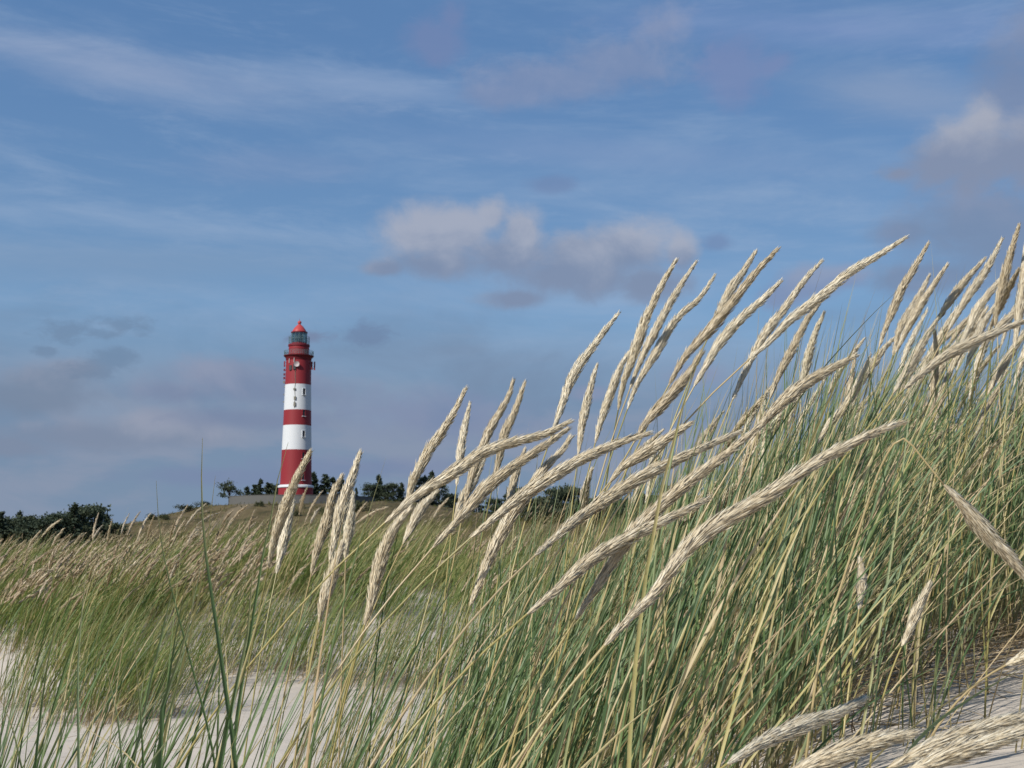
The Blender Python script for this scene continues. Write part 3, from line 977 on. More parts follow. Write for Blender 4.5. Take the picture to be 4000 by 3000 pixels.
PL = [
    # label, distance, tone, points tip -> base
    ('pale plume leaning up alone into blue sky, left of the trio of tall heads', 2.2, .75, [(2415, 1225), (2331, 1334), (2236, 1474), (2182, 1623), (2158, 1690)]),
    ('slim upright plume just right of the pale leaning one, tip below it', 2.6, .55, [(2331, 1429), (2308, 1510), (2277, 1641), (2258, 1780)]),
    ('short pale plume rising between the slim upright one and the trio of tall heads', 2.5, .6, [(2462, 1370), (2417, 1451), (2349, 1641), (2325, 1730)]),
    ('left plume of the trio of tall pale heads beside the cumulus cloud', 2.3, .65, [(2641, 1017), (2589, 1108), (2525, 1243), (2471, 1397), (2435, 1500), (2415, 1600)]),
    ('middle plume of the trio of tall pale heads', 2.27, .55, [(2720, 1022), (2652, 1126), (2593, 1230), (2512, 1388), (2460, 1520)]),
    ('right plume of the trio of tall pale heads, ragged at its tip', 2.2, .6, [(2792, 1076), (2729, 1167), (2634, 1257), (2557, 1388), (2489, 1501), (2450, 1600)]),
    ('ragged tip showing just left behind the thick grey-brown plume', 2.15, .5, [(2950, 986), (2896, 1072), (2842, 1153), (2760, 1330)]),
    ('thick grey-brown plume, tallest left of the arching one, in shade', 1.9, .12, [(3034, 975), (2946, 1072), (2869, 1171), (2779, 1280), (2675, 1397), (2612, 1505)]),
    ('brown plume directly below the thick grey-brown one, continuing its line', 1.85, .12, [(2738, 1384), (2675, 1479), (2589, 1578), (2525, 1650), (2475, 1730)]),
    ('pale curved plume leaning out right of the thick grey-brown one', 2.1, .7, [(3048, 1101), (2978, 1171), (2887, 1253), (2806, 1348), (2761, 1424), (2711, 1510)]),
    ('straight pale plume that the long arching plume crosses at its base', 2.15, .65, [(3212, 1017), (3140, 1099), (3059, 1212), (2982, 1316), (2905, 1465), (2862, 1560)]),
    ('long arching cream plume whose tip reaches far right into open sky', 1.9, .75, [(3540, 927), (3429, 999), (3316, 1067), (3208, 1157), (3090, 1248), (3000, 1338), (2930, 1400)]),
    ('brown plume hanging behind the arching cream plume, tip touching it', 2.4, .25, [(3205, 1180), (3149, 1257), (3099, 1356), (3041, 1469), (3005, 1560)]),
    ('small white upright plume alone under the arching cream plume', 2.6, .95, [(3217, 1225), (3181, 1311), (3154, 1410), (3131, 1505), (3115, 1570)]),
    ('tan plume sloping up right, tip over open sky right of the small white plume', 1.75, .35, [(3339, 1392), (3253, 1437), (3167, 1487), (3090, 1541), (2990, 1640), (2930, 1720)]),
    ('broad long tan plume crossing the middle, wider and browner than its neighbours', 1.5, .3, [(2960, 1670), (2800, 1800), (2680, 1890), (2570, 1985), (2450, 2110), (2365, 2240), (2250, 2417)]),
    ('bowed plume reaching right with a bent tip, crossing the pale leaning one', 1.6, .5, [(2220, 1649), (2116, 1699), (1981, 1735), (1868, 1780), (1759, 1854), (1623, 1940), (1501, 2044)]),
    ('tan plume directly below the bowed plume, parallel to it', 1.7, .35, [(2216, 1676), (2116, 1749), (2003, 1825), (1890, 1916), (1800, 2020), (1690, 2140)]),
    ('fluffy wide plume crossing the two bowed plumes, steeper than them', 1.6, .4, [(2227, 1712), (2184, 1771), (2116, 1844), (2049, 1943), (1981, 2042), (1913, 2178), (1835, 2370)]),
    ('slender bowed plume passing over the fluffy wide one and on to the right', 1.57, .5, [(2532, 1694), (2433, 1726), (2320, 1771), (2207, 1830), (2116, 1889), (2017, 1952), (1913, 2038), (1840, 2100)]),
    ('long bowed tan plume at the picture centre with its tip against blue sky', 1.5, .45, [(2893, 1685), (2676, 1781), (2477, 1881), (2260, 2025), (2152, 2116), (2090, 2170)]),
    ('thin plume just above the long bowed tan plume at the centre', 1.8, .4, [(2691, 1658), (2614, 1708), (2523, 1767), (2433, 1825), (2380, 1885)]),
    ('longest nearest tan plume, bowed from lower centre up to a fine tip at the right', 1.15, .45, [(3533, 1649), (3407, 1694), (3271, 1762), (3136, 1839), (2984, 1944), (2712, 2116), (2542, 2331), (2443, 2431), (2362, 2521)]),
    ('slim plume with a split pale tip below the broad long tan plume', 1.45, .45, [(2767, 1948), (2659, 2002), (2478, 2088), (2297, 2196), (2158, 2318), (2059, 2399)]),
    ('tall tan plume right of the lighthouse, first to stand clear of the tree line', 2.0, .45, [(1817, 1523), (1763, 1628), (1718, 1700), (1669, 1772), (1614, 1881), (1592, 1958), (1565, 2030)]),
    ('wide fluffy plume hanging low under the stem of the bowed plume', 1.75, .45, [(1600, 1990), (1542, 2062), (1506, 2138), (1474, 2242), (1442, 2378), (1425, 2440)]),
    ('upright tan plume midway between the lighthouse and the first tall plume', 1.9, .5, [(1404, 1775), (1375, 1867), (1339, 1971), (1307, 2107), (1287, 2200)]),
    ('tan plume standing in front of the lighthouse base', 2.0, .5, [(1210, 1770), (1171, 1845), (1131, 1935), (1099, 2025), (1072, 2107), (1048, 2215)]),
    ('pale short plume tight against the right of the plume before the lighthouse', 2.2, .75, [(1144, 1967), (1117, 2071), (1094, 2175), (1080, 2240)]),
    ('greyish plume left of the upright tan plume near the lighthouse', 2.1, .3, [(1332, 1867), (1298, 1944), (1275, 2039), (1244, 2130), (1216, 2240)]),
    ('pale plume behind the upright tan plume, on its right flank', 2.2, .75, [(1378, 1935), (1367, 2040), (1353, 2134), (1350, 2195)]),
    ('fluffy plume low in the grass right below the upright tan plume', 1.8, .4, [(1334, 2134), (1298, 2247), (1262, 2355), (1246, 2430)]),
    ('thin upright pale plume behind the first tall plume', 2.5, .65, [(1834, 1581), (1820, 1650), (1800, 1760), (1783, 1900)]),
    ('left one of two brown upright plumes behind the bowed plumes', 2.3, .25, [(2004, 1488), (1981, 1559), (1913, 1681), (1877, 1771), (1836, 1884), (1812, 1990)]),
    ('right one of two brown upright plumes behind the bowed plumes', 2.4, .3, [(2049, 1497), (2012, 1604), (1972, 1694), (1949, 1794), (1925, 1900)]),
    ('tiny pale plume low between green leaves under the slender bowed plume', 2.8, .8, [(2311, 1835), (2288, 1907), (2279, 1975), (2268, 2030)]),
    ('faint tan plume seen through the gap left of the fluffy wide plume', 2.6, .35, [(2049, 1758), (2012, 1862), (1990, 1952), (1980, 2010)]),
    ('tan plume peeping out under the bowed plume, before the dark trees', 2.2, .5, [(1700, 1926), (1641, 1994), (1605, 2062), (1574, 2125)]),
    ('tan plume end poking out above the bowed plume near its middle', 2.4, .5, [(1890, 1800), (1850, 1880), (1804, 1953), (1775, 2030)]),
    ('brown plume between the two upright green leaves, left end of the far right group', 2.4, .22, [(3624, 954), (3570, 1049), (3524, 1126), (3484, 1220), (3452, 1302), (3434, 1356)]),
    ('left one of a close pair of plumes right of the brown one', 2.5, .45, [(3631, 1074), (3597, 1144), (3552, 1220), (3511, 1297), (3488, 1388)]),
    ('right one of the close pair of plumes, longer than its partner', 2.5, .4, [(3696, 1040), (3651, 1107), (3606, 1175), (3570, 1234), (3538, 1297), (3497, 1379)]),
    ('tall plume with the second highest tip near the right edge', 2.4, .55, [(3913, 936), (3845, 1067), (3778, 1162), (3705, 1288)]),
    ('plume lying along the left flank of the second highest one', 2.5, .35, [(3845, 1012), (3769, 1098), (3705, 1184), (3640, 1280)]),
    ('lower pale plume in line below the pair with the second highest tip', 2.3, .55, [(3660, 1250), (3597, 1352), (3543, 1447), (3490, 1535)]),
    ('steep brown plume with the highest tip of all, close to the right edge', 2.4, .3, [(3979, 886), (3954, 967), (3927, 1071), (3900, 1184), (3886, 1275)]),
    ('smooth pale plume curving below the highest ones at the right', 2.4, .65, [(3909, 1089), (3859, 1153), (3814, 1220), (3778, 1297), (3746, 1352)]),
    ('tan plume end behind the highest plume at the right edge', 2.6, .45, [(3981, 1053), (3940, 1126), (3904, 1198), (3870, 1280)]),
    ('knotty nearly level plume bowing out of the picture at the right', 1.8, .5, [(4040, 1238), (3904, 1293), (3769, 1352), (3678, 1401), (3588, 1469), (3532, 1520)]),
    ('upright plume cut by the right edge of the picture', 2.3, .5, [(4006, 960), (3994, 1116), (3977, 1252), (3962, 1360)]),
    ('pale plume low behind the two upright green leaves of the right group', 2.5, .6, [(3493, 1320), (3443, 1374), (3407, 1428), (3362, 1492), (3325, 1570)]),
    ('dull upright plume standing behind the knotty level plume', 2.7, .3, [(3651, 1297), (3655, 1388), (3647, 1523), (3636, 1640)]),
    ('short sunlit plume over the sky left of the green mass, above the longest plume', 2.4, .6, [(3393, 1410), (3339, 1527), (3289, 1604), (3235, 1663), (3190, 1735)]),
    ('tan plume leaning off the right edge below the knotty level one', 2.5, .4, [(4000, 1311), (3950, 1379), (3900, 1455), (3859, 1541)]),
    ('half hidden plume above the knotty level one, left of the steep brown plume', 2.6, .5, [(3886, 1193), (3836, 1275), (3800, 1360), (3775, 1430)]),
    ('plume in the lower right corner area lying almost level over the sand, tip free', 1.25, .7, [(3370, 2733), (3271, 2783), (3158, 2824), (3045, 2870), (2950, 2915), (2840, 2985)]),
    ('blurred near plume along the bottom edge, just right of the level one over the sand', 1.08, .45, [(3542, 2869), (3407, 2901), (3271, 2946), (3158, 2991), (3040, 3050)]),
    ('upper one of two near plumes running out of the lower right corner', 1.12, .5, [(4040, 2790), (3859, 2842), (3723, 2892), (3588, 2942), (3470, 3000)]),
    ('lower one of two near plumes running out of the lower right corner', 1.07, .5, [(4050, 2840), (3859, 2901), (3723, 2946), (3610, 2991), (3500, 3050)]),
    ('pale plume base entering at the right edge above the sand', 1.45, .7, [(4180, 2500), (4090, 2530), (4010, 2560), (3931, 2598)]),
    ('small upright plume inside the green mass at the right', 1.8, .4, [(3360, 2190), (3366, 2250), (3362, 2330), (3355, 2385)]),
    ('greenish unripe plume low in the green mass, right of the small upright one', 1.8, .5, [(3628, 2291), (3588, 2372), (3552, 2458), (3520, 2530)]),
]
for (lab, d, tn, pts) in PL:
    near = d < 1.65
    stalk(lab, d, pts, tone=tn, rmm=(6.2 if 'green mass at' in lab or 'unripe' in lab else 8.7 if near else 9.2) * rng.uniform(0.92, 1.08), nsp=1900 if near else 1400, leaf=d > 1.3)


# the broken stalk hanging to the lower right
def broken():
    tip_side = [(4010, 2256), (3930, 2160), (3859, 2088), (3769, 1979), (3687, 1893)]
    P = np.array([pt(x, y, 1.4) for x, y in tip_side])[::-1]
    C, Ln = resample(P, 24)
    tail = resample(np.array([pt(x, y, 1.4 + dz) for x, y, dz in ((3200, 2560, .05), (3330, 2150, .04), (3430, 1850, .02), (3500, 1725, 0), (3545, 1722, 0), (3610, 1798, 0), (3687, 1893, 0))]), 26)[0]
    g0 = tail[0]; rx, ry = g0[0] - 0.05, g0[1]
    root = np.array([rx, ry, float(H(rx, ry)) - 0.01])
    rt = thing('marram_plume', root, 'broken plume kinked over and hanging down toward the right edge across the green leaves', 'grass plume', 'foreground marram plumes')
    sp = np.vstack([root[None], tail]) - root
    mb = MB(); mb.tube(sp, np.linspace(0.0016, 0.0011, len(sp)), 5)
    link('stem', new_mesh('stem', mb.v, mb.f, M_STEM, True, np.full(len(mb.v), 0.8)), rt)
    v, f, t = seed_head(C - root, Ln, 0.0098, 1500, 0.0150, 0.00125, 0.5)
    link('seed_head', head_mesh('seed_head', v, f, M_SEED, t), rt)


broken()

# seed plumes of the left field, traced where they stand out
MID0 = [((495, 680), (335, 825)), ((335, 770), (215, 930)), ((515, 760), (420, 900)), ((800, 630), (750, 850)), ((835, 725), (760, 830)),
        ((615, 840), (500, 940)), ((500, 870), (460, 930)), ((910, 680), (870, 900)), ((1050, 630), (980, 800)), ((1135, 620), (1030, 810)),
        ((1215, 640), (1110, 850)), ((1250, 650), (1190, 860)), ((1520, 570), (1400, 800)), ((1670, 555), (1500, 740)), ((1785, 625), (1600, 720)),
        ((1500, 690), (1400, 880)), ((2000, 575), (1850, 740)), ((1885, 615), (1800, 720)), ((2065, 610), (2010, 780)), ((1420, 690), (1370, 880))]
mids = [((a[0] * .4821, 1700 + a[1] * .4821), (b[0] * .4821, 1700 + b[1] * .4821)) for a, b in MID0]
mids.sort(key=lambda q: q[0][0])
ORD = ['first', 'second', 'third', 'fourth', 'fifth', 'sixth', 'seventh', 'eighth', 'ninth', 'tenth', 'eleventh', 'twelfth', 'thirteenth',
       'fourteenth', 'fifteenth', 'sixteenth', 'seventeenth', 'eighteenth', 'nineteenth', 'twentieth', 'twenty-first', 'twenty-second']


def midstalk(lab, a, b, d, tone, grp):
    m = ((a[0] + b[0]) / 2 - (a[1] - b[1]) * -0.03, (a[1] + b[1]) / 2 - abs(a[0] - b[0]) * 0.06)
    return stalk(lab, d, [a, m, b], rmm=12, tone=tone, nsp=80, leaf=False, slen=0.030, swid=0.0045, far=True, group=grp, cat='grass plume')


for k, (a, b) in enumerate(mids):
    back = 'dark pines' if a[0] < 420 else ('gap before the hill' if a[0] < 640 else 'lighthouse hill')
    midstalk(f'small tan plume, {ORD[k]} from the left among field plumes against the {back}', a, b, rng.uniform(9.5, 11.5), rng.uniform(0.3, 0.9), 'plumes rising above the left field')
MID1 = [((660, 455), (595, 690)), ((790, 485), (640, 760)), ((770, 625), (690, 760)), ((1170, 590), (1060, 760)), ((1360, 620), (1060, 780)), ((1880, 550), (1750, 720)), ((145, 610), (20, 730))]
LB1 = ['small tan plume right of the lighthouse wall, upright', 'small bowed plume right below the lighthouse wall', 'small plume between the bowed one and the tall tan plumes below the wall',
       'small pale plume on the heath left of the wide fluffy plume', 'small nearly level plume crossing the heath under the dark trees', 'small plume before the dark trees right of the first tall plume',
       'small level plume under the left end of the lighthouse wall']
for (a, b), lab in zip(MID1, LB1):
    A = (900 + a[0] * .4521, 1700 + a[1] * .4521); B = (900 + b[0] * .4521, 1700 + b[1] * .4521)
    midstalk(lab, A, B, rng.uniform(7.5, 9.5), rng.uniform(0.4, 0.9), 'plumes rising above the left field')
# those that nothing tells apart in the field
cnt = 0
while cnt < 125:
    fx = rng.uniform(-60, 2050); d = rng.uniform(8.6, 15.0)
    if fx > 1000 and rng.random() < 0.55:
        continue
    if d < edge(fx) + 0.8:
        continue
    x = (fx - 2000) / F * d
    z0 = float(H(x, d)); top = z0 + rng.uniform(0.42, 0.74); ln = rng.uniform(0.17, 0.27)
    th = rng.normal(0.62, 0.2)
    fyt = 2129 - (top - 1.0) / d * F
    b_ = (fx, fyt + ln * math.cos(th) / d * F); a_ = (fx + ln * math.sin(th) / d * F, fyt)
    midstalk('small tan plume among many alike over the left grass field', a_, b_, d, rng.uniform(0.15, 0.75), 'plumes crowding the left field')
    cnt += 1


# plumes standing among the leaves of the right stand
cnt = 0
while cnt < 78:
    d = rng.uniform(2.7, 4.6); fx = rng.uniform(2350, 4080)
    if rng.random() > (fx - 1900) / 1700:
        continue
    x = (fx - 2000) / F * d
    top = np.interp(fx, [2400, 3000, 3400, 4000], [1680, 1400, 1230, 1090]) + abs(rng.normal(0, 250))
    ln = rng.uniform(0.16, 0.24) / d * F
    th = rng.normal(0.5, 0.17)
    tip = (fx + ln * math.sin(th), top)
    m_ = (fx + ln * 0.45 * math.sin(th * 0.85), top + ln * math.cos(th) * 0.52)
    stalk('tan plume among many alike sunk in the green leaves of the right stand', d, [tip, m_, (fx, top + ln * math.cos(th))], rmm=9.5,
          tone=rng.uniform(0.15, 0.8), nsp=420, leaf=False, slen=0.017, swid=0.002, group='plumes sunk in the right stand')
    cnt += 1
# the countless small plumes farther back in the field, as one mass
Vs = []; Fs = []; Ts = []; off = 0; cnt = 0
while cnt < 950:
    fx = rng.uniform(-100, 2300); d = 10 + 38 * rng.random() ** 2.0
    if d < edge(fx) + 0.6 or (fx > 1000 and rng.random() < 0.5):
        continue
    x = (fx - 2000) / F * d
    z0 = float(H(x, d)); b0 = np.array([x, d, z0 + rng.uniform(0.28, 0.52)])
    th = rng.normal(0.62, 0.2); ln = rng.uniform(0.17, 0.27); ay = rng.normal(0, 0.4)
    dv = np.array([math.sin(th) * math.cos(ay), math.sin(th) * math.sin(ay), math.cos(th)])
    P = b0[None] + dv[None] * np.linspace(0, ln, 5)[:, None]; P[:, 0] += np.linspace(0, 1, 5) ** 2 * 0.03
    v, f, t = seed_head(P, ln, 0.012, 26, 0.045, 0.008, rng.uniform(0.1, 0.75))
    Vs.append(v); Fs.append(f + off); Ts.append(t); off += len(v); cnt += 1
o = link('field_plumes', new_mesh('field_plumes', np.concatenate(Vs), np.concatenate(Fs), M_SEED_MID, False, np.concatenate(Ts)))
tag(o, 'countless small tan plumes over the back of the left grass field', 'grass plumes', kind='stuff')


# tall single leaves that stand out
def blade_thing(label, d, pts, wmm, tone):
    P = np.array([pt(x, y, d) for x, y in pts])[::-1]
    b = P[0]; dv = P[0] - P[1]; dv /= np.linalg.norm(dv)
    root = b.copy()
    for _ in range(200):
        if root[2] <= float(H(root[0], root[1])) - 0.01:
            break
        dv[2] -= 0.012; dv /= np.linalg.norm(dv)
        root = root + dv * 0.02
    C, L = resample(np.vstack([root[None], P]), 22)
    o = thing('grass_leaf', root, label, 'grass leaf', 'tall single leaves')
    t = np.linspace(0, 1, len(C))
    T, U, W = frame_at(C)
    hw = (wmm / 2000 * np.minimum(1, 0.8 + t) * (1 - t ** 3.5) + 0.0002)[:, None]
    tw = rng.uniform(0.3, 1.0)
    A = U * math.cos(tw) + W * math.sin(tw); N = np.cross(T, A)
    V = np.stack([C - A * hw + N * hw * 0.5, C - N * hw * 0.4, C + A * hw + N * hw * 0.5], 1).reshape(-1, 3) - root
    fs = []
    for j in range(len(C) - 1):
        for q in range(2):
            k = j * 3 + q
            fs.append((k, k + 1, k + 4, k + 3))
    link('leaf', new_mesh('leaf', V, fs, M_BLADE, True, np.full(len(V), tone), np.repeat(0.25 + 0.72 * t, 3)), o)


BT = [
    ('tallest dark green leaf rising alone into the sky left of the lighthouse', 1.35, [(791, 1710), (787, 1893), (795, 2086), (820, 2279), (853, 2500), (900, 2830), (920, 3000)], 5.5, 0.05),
    ('thin pale-tipped leaf left of the tallest dark green leaf', 1.5, [(610, 1878), (617, 2009), (641, 2182), (713, 2471), (800, 2800), (840, 3000)], 3.6, 0.3),
    ('yellowish leaf with a long straw tip close right of the tallest dark green leaf', 1.5, [(841, 1859), (820, 2028), (790, 2250), (738, 2500), (660, 2800), (620, 3000)], 4.5, 0.75),
    ('green leaf crossing before the left edge of the lighthouse', 1.5, [(1126, 1728), (1092, 1830), (1072, 1960), (1030, 2150), (990, 2400), (940, 2700), (905, 3000)], 5.0, 0.2),
    ('straight dark leaf slanting across open sky between the right plumes', 2.0, [(3511, 1130), (3375, 1261), (3181, 1478), (3040, 1680), (2900, 1950)], 4.0, 0.05),
    ('left one of two upright green leaves in the right sky', 2.0, [(3375, 1240), (3390, 1400), (3420, 1600), (3450, 1850), (3480, 2100)], 3.6, 0.2),
    ('right one of two upright green leaves in the right sky', 2.1, [(3660, 1150), (3690, 1350), (3705, 1600), (3700, 1900), (3680, 2200)], 3.8, 0.25),
    ('straw leaf lying across the sand at the lower left, pointing left', 1.6, [(300, 2822), (380, 2872), (450, 2920), (560, 3020)], 3.2, 0.88),
    ('leaf with a pale midrib standing on the lower left sand', 1.5, [(395, 2495), (425, 2650), (455, 2800), (478, 3000)], 4.4, 0.62),
    ('dark leaf leaning left at the lower left corner', 1.5, [(-10, 2700), (30, 2800), (85, 3000)], 4.2, 0.08),
    ('long blue-green leaf curving over the sand at the lower right', 1.5, [(4010, 2600), (3800, 2720), (3620, 2850), (3500, 3000)], 7.0, 0.55),
    ('bright yellow stalk crossing under the pale plume base at the right edge', 1.45, [(3931, 2598), (3750, 2710), (3550, 2850), (3380, 3000)], 3.5, 0.8),
    ('thick dark leaf left of the yellowish leaf, bending down to the bottom edge', 1.3, [(764, 2250), (741, 2431), (678, 2634), (633, 2783), (626, 3000)], 6.0, 0.06),
    ('broad dark leaf leaning right just left of the wide fluffy plumes, bottom left quarter', 1.3, [(992, 2150), (967, 2476), (927, 2657), (886, 2860), (859, 3000)], 7.0, 0.10),
    ('pale green upright leaf standing before the darkest left tuft', 1.5, [(345, 2150), (312, 2476), (303, 2702), (307, 3000)], 4.2, 0.6),
    ('long straight leaf left of the pale green upright one', 1.5, [(246, 2300), (190, 2566), (163, 2747), (136, 3000)], 4.6, 0.15),
    ('short dark upright leaf right of the darkest left tuft', 1.5, [(520, 2490), (542, 2702), (560, 3000)], 4.4, 0.12),
]
for a in BT:
    blade_thing(*a)


# ------------------------------------------------------------------ trees
def conifer_mesh(h, w, seed, bushy=False, n=1500, wind=0.0):
    r = np.random.default_rng(seed)
    mb = MB()
    mb.tube([(0, 0, -0.3), (0.02 * h, 0, h * 0.35), (wind * 0.1 * h, 0, h * 0.92)], [h * 0.022 + 0.04, h * 0.016 + 0.02, 0.02], 6)
    P = []; D = []
    if not bushy:
        nb = int(26 + h * 3)
        for i in range(nb):
            u = 0.10 + 0.9 * (i + r.random()) / nb
            z = h * u
            ln = w * 0.5 * (1 - u) ** 0.8 * r.uniform(0.6, 1.25) + 0.08 * w * 0.3
            a = r.random() * 6.28
            dr = np.array([math.cos(a), math.sin(a), r.uniform(-0.1, 0.35)])
            m = max(6, int(n / nb * (1.25 - u * 0.7)))
            q = r.random(m) ** 0.7
            c = np.array([wind * 0.1 * z, 0, z]) + dr[None] * (ln * q)[:, None] + r.normal(0, 0.05 * w, (m, 3)) * [1, 1, 0.7]
            P.append(c); D.append(np.repeat(dr[None], m, 0))
    else:
        nb = 30 if not (wind > 0.5) else 15
        for i in range(nb):
            z = h * (r.uniform(0.12, 0.95) if wind <= 0.5 else r.uniform(0.38, 0.93))
            a = r.random() * 6.28
            ln = w * 0.5 * r.uniform(0.35, 0.95) * math.sqrt(max(0.12, 1 - ((z / h - 0.5) / 0.52) ** 2))
            c0 = np.array([math.cos(a) * ln + wind * 0.14 * z, math.sin(a) * ln, z])
            mb.tube([(0.01 * h, 0, z * 0.55 + h * 0.05), tuple(c0 * [0.6, 0.6, 0.95]), tuple(c0)], [h * 0.009 + 0.01, h * 0.006, 0.008], 4)
            m = n // nb
            sg = w * 0.10 * r.uniform(0.7, 1.3)
            c = c0 + r.normal(0, 1, (m, 3)) * [sg, sg, sg * 0.55]
            P.append(c); D.append(np.repeat((c0 / np.linalg.norm(c0))[None], m, 0))
    P = np.concatenate(P); D = np.concatenate(D); m = len(P)
    D = D + r.normal(0, 0.6, (m, 3)); D /= np.linalg.norm(D, axis=1, keepdims=True)
    Sd = np.cross(D, r.normal(0, 1, (m, 3))); Sd /= np.linalg.norm(Sd, axis=1, keepdims=True)
    ln = (0.034 * h + 0.10) * r.uniform(0.6, 1.4, m); wd = ln * 0.36
    N = np.cross(D, Sd)
    V = np.stack([P - D * ln[:, None] * 0.4, P + Sd * wd[:, None], P + D * ln[:, None] * 0.6 + N * wd[:, None] * 0.4, P - Sd * wd[:, None] + N * wd[:, None] * 0.4], 1).reshape(-1, 3)
    Fq = np.arange(m * 4).reshape(-1, 4)
    tone = np.repeat(np.clip(r.normal(0.45, 0.28, m), 0, 1), 4)
    tr = new_mesh('trunk', mb.v, mb.f, M_BARK, True)
    return tr, V, Fq, tone


def tree_protos():
    out = []
    for (h, w, s, b, n, wd, mt) in ((6, 3.0, 1, False, 3000, 0, M_NEEDLE), (6, 2.4, 2, False, 2800, 0, M_NEEDLE), (6, 3.3, 3, False, 3200, 0.3, M_NEEDLE2),
                                    (6, 4.6, 4, True, 3300, 0.2, M_NEEDLE), (6, 5.0, 5, True, 3300, -0.2, M_NEEDLE2), (6, 5.8, 6, True, 1300, 0.6, M_NEEDLE2)):
        tr, V, Fq, t = conifer_mesh(h, w, s, b, n, wd)
        out.append((tr, new_mesh('crown', V, Fq, mt, False, t)))
    return out


PROTO = tree_protos()
NAMES = ['spruce_tree', 'spruce_tree', 'spruce_tree', 'pine_tree', 'pine_tree', 'pine_tree']


def tree(kind, fx, top, d, label, group, wscale=1.0, base=None):
    p = pt(fx, top, d)
    gz = float(H(p[0], p[1])) if base is None else base
    h = max(1.0, p[2] - gz)
    o = thing(NAMES[kind], (p[0], p[1], gz - 0.1), label, 'tree', group)
    o.scale = (h / 6 * wscale, h / 6 * wscale, h / 6 * 1.02)
    o.rotation_euler = (0, 0, rng.uniform(0, 6.28) if kind != 5 else 0.0)
    link('trunk', PROTO[kind][0], o); link('crown', PROTO[kind][1], o)
    return o


LEFT = [(3, -70, 2005, 1.2), (0, 8, 2002, 1.0), (3, 52, 2024, 1.3), (1, 78, 2000, 1.0), (4, 104, 2020, 1.0), (3, 140, 2034, 1.2), (3, 178, 2026, 1.1), (4, 214, 2018, 1.1), (3, 250, 2006, 1.0),
        (1, 292, 1972, 1.1), (4, 318, 1996, 0.9), (3, 350, 1980, 1.0), (4, 378, 1982, 1.0), (2, 418, 2020, 1.0), (4, 452, 2046, 1.2)]
LL = ['dark pine cut by the left edge of the picture', 'pointed spruce at the left edge of the wood', 'rounded dark pine right of the pointed edge spruce',
      'second pointed spruce from the left edge', 'bushy pine right of the second pointed spruce', 'low dark pine in the dip of the left wood', 'dark pine right of the dip in the left wood',
      'olive pine on the rise of the left wood', 'pine just left of the tallest pointed spruce in the left wood', 'tallest pointed spruce of the left wood', 'pine tucked right of the tallest pointed spruce',
      'broad dark pine near the right end of the left wood', 'last tall pine at the right end of the left wood', 'small thin spruce standing past the right end of the left wood', 'low pine past the small thin spruce']
for k, (kd, fx, top, ws) in enumerate(LEFT):
    tree(kd, fx, top, 160 + rng.uniform(-8, 14), LL[k], 'dark pines of the left wood', ws * 1.15)
# filling second row, half hidden
for k, fx in enumerate(range(-40, 420, 34)):
    tree(3 + k % 2, fx + rng.uniform(-8, 8), 2052 + rng.uniform(-12, 14), 172, 'low dark pine half hidden in the second row of the left wood', 'back row of the left wood', 1.5)
# lone pine on the hill
tree(5, 897, 1876, 292, 'lone windswept pine with open branches left of the lighthouse', None, 1.12).pop('group', None) if False else tree(5, 897, 1876, 292, 'lone windswept pine with open branches left of the lighthouse', None, 1.12)
RIGHT = [(1, 966, 1902, 318, 1.2), (0, 996, 1896, 318, 1.2), (1, 1018, 1874, 318, 0.9), (2, 1045, 1890, 318, 1.2), (3, 1085, 1894, 318, 0.9),
         (1, 1226, 1850, 318, 1.1), (0, 1270, 1856, 318, 1.1), (1, 1302, 1866, 318, 1.0), (0, 1334, 1876, 318, 1.0), (1, 1392, 1906, 318, 0.7),
         (3, 1450, 1892, 330, 0.9), (1, 1480, 1860, 330, 1.0), (3, 1505, 1896, 330, 0.9), (4, 1536, 1892, 330, 0.9), (2, 1566, 1890, 330, 0.9), (4, 1606, 1925, 330, 1.0),
         (3, 1652, 1862, 330, 0.75), (1, 1688, 1846, 330, 0.9), (4, 1716, 1890, 330, 0.8), (3, 1756, 1930, 335, 1.0), (4, 1806, 1950, 335, 1.1), (3, 1860, 1955, 335, 1.1), (3, 1930, 1948, 335, 1.1), (2, 1982, 1916, 335, 0.9), (4, 2016, 1912, 335, 0.8),
         (3, 2070, 1960, 340, 1.1), (4, 2120, 1946, 340, 1.0), (3, 2184, 1912, 340, 0.8), (4, 2232, 1908, 340, 0.8), (3, 2290, 1950, 340, 1.0), (4, 2350, 1955, 340, 1.1), (3, 2420, 1950, 340, 1.1),
         (2, 2500, 1912, 345, 1.0), (4, 2550, 1940, 345, 1.0), (2, 2606, 1904, 345, 1.1), (3, 2660, 1940, 345, 1.1), (4, 2730, 1950, 345, 1.2), (3, 2800, 1960, 345, 1.2)]
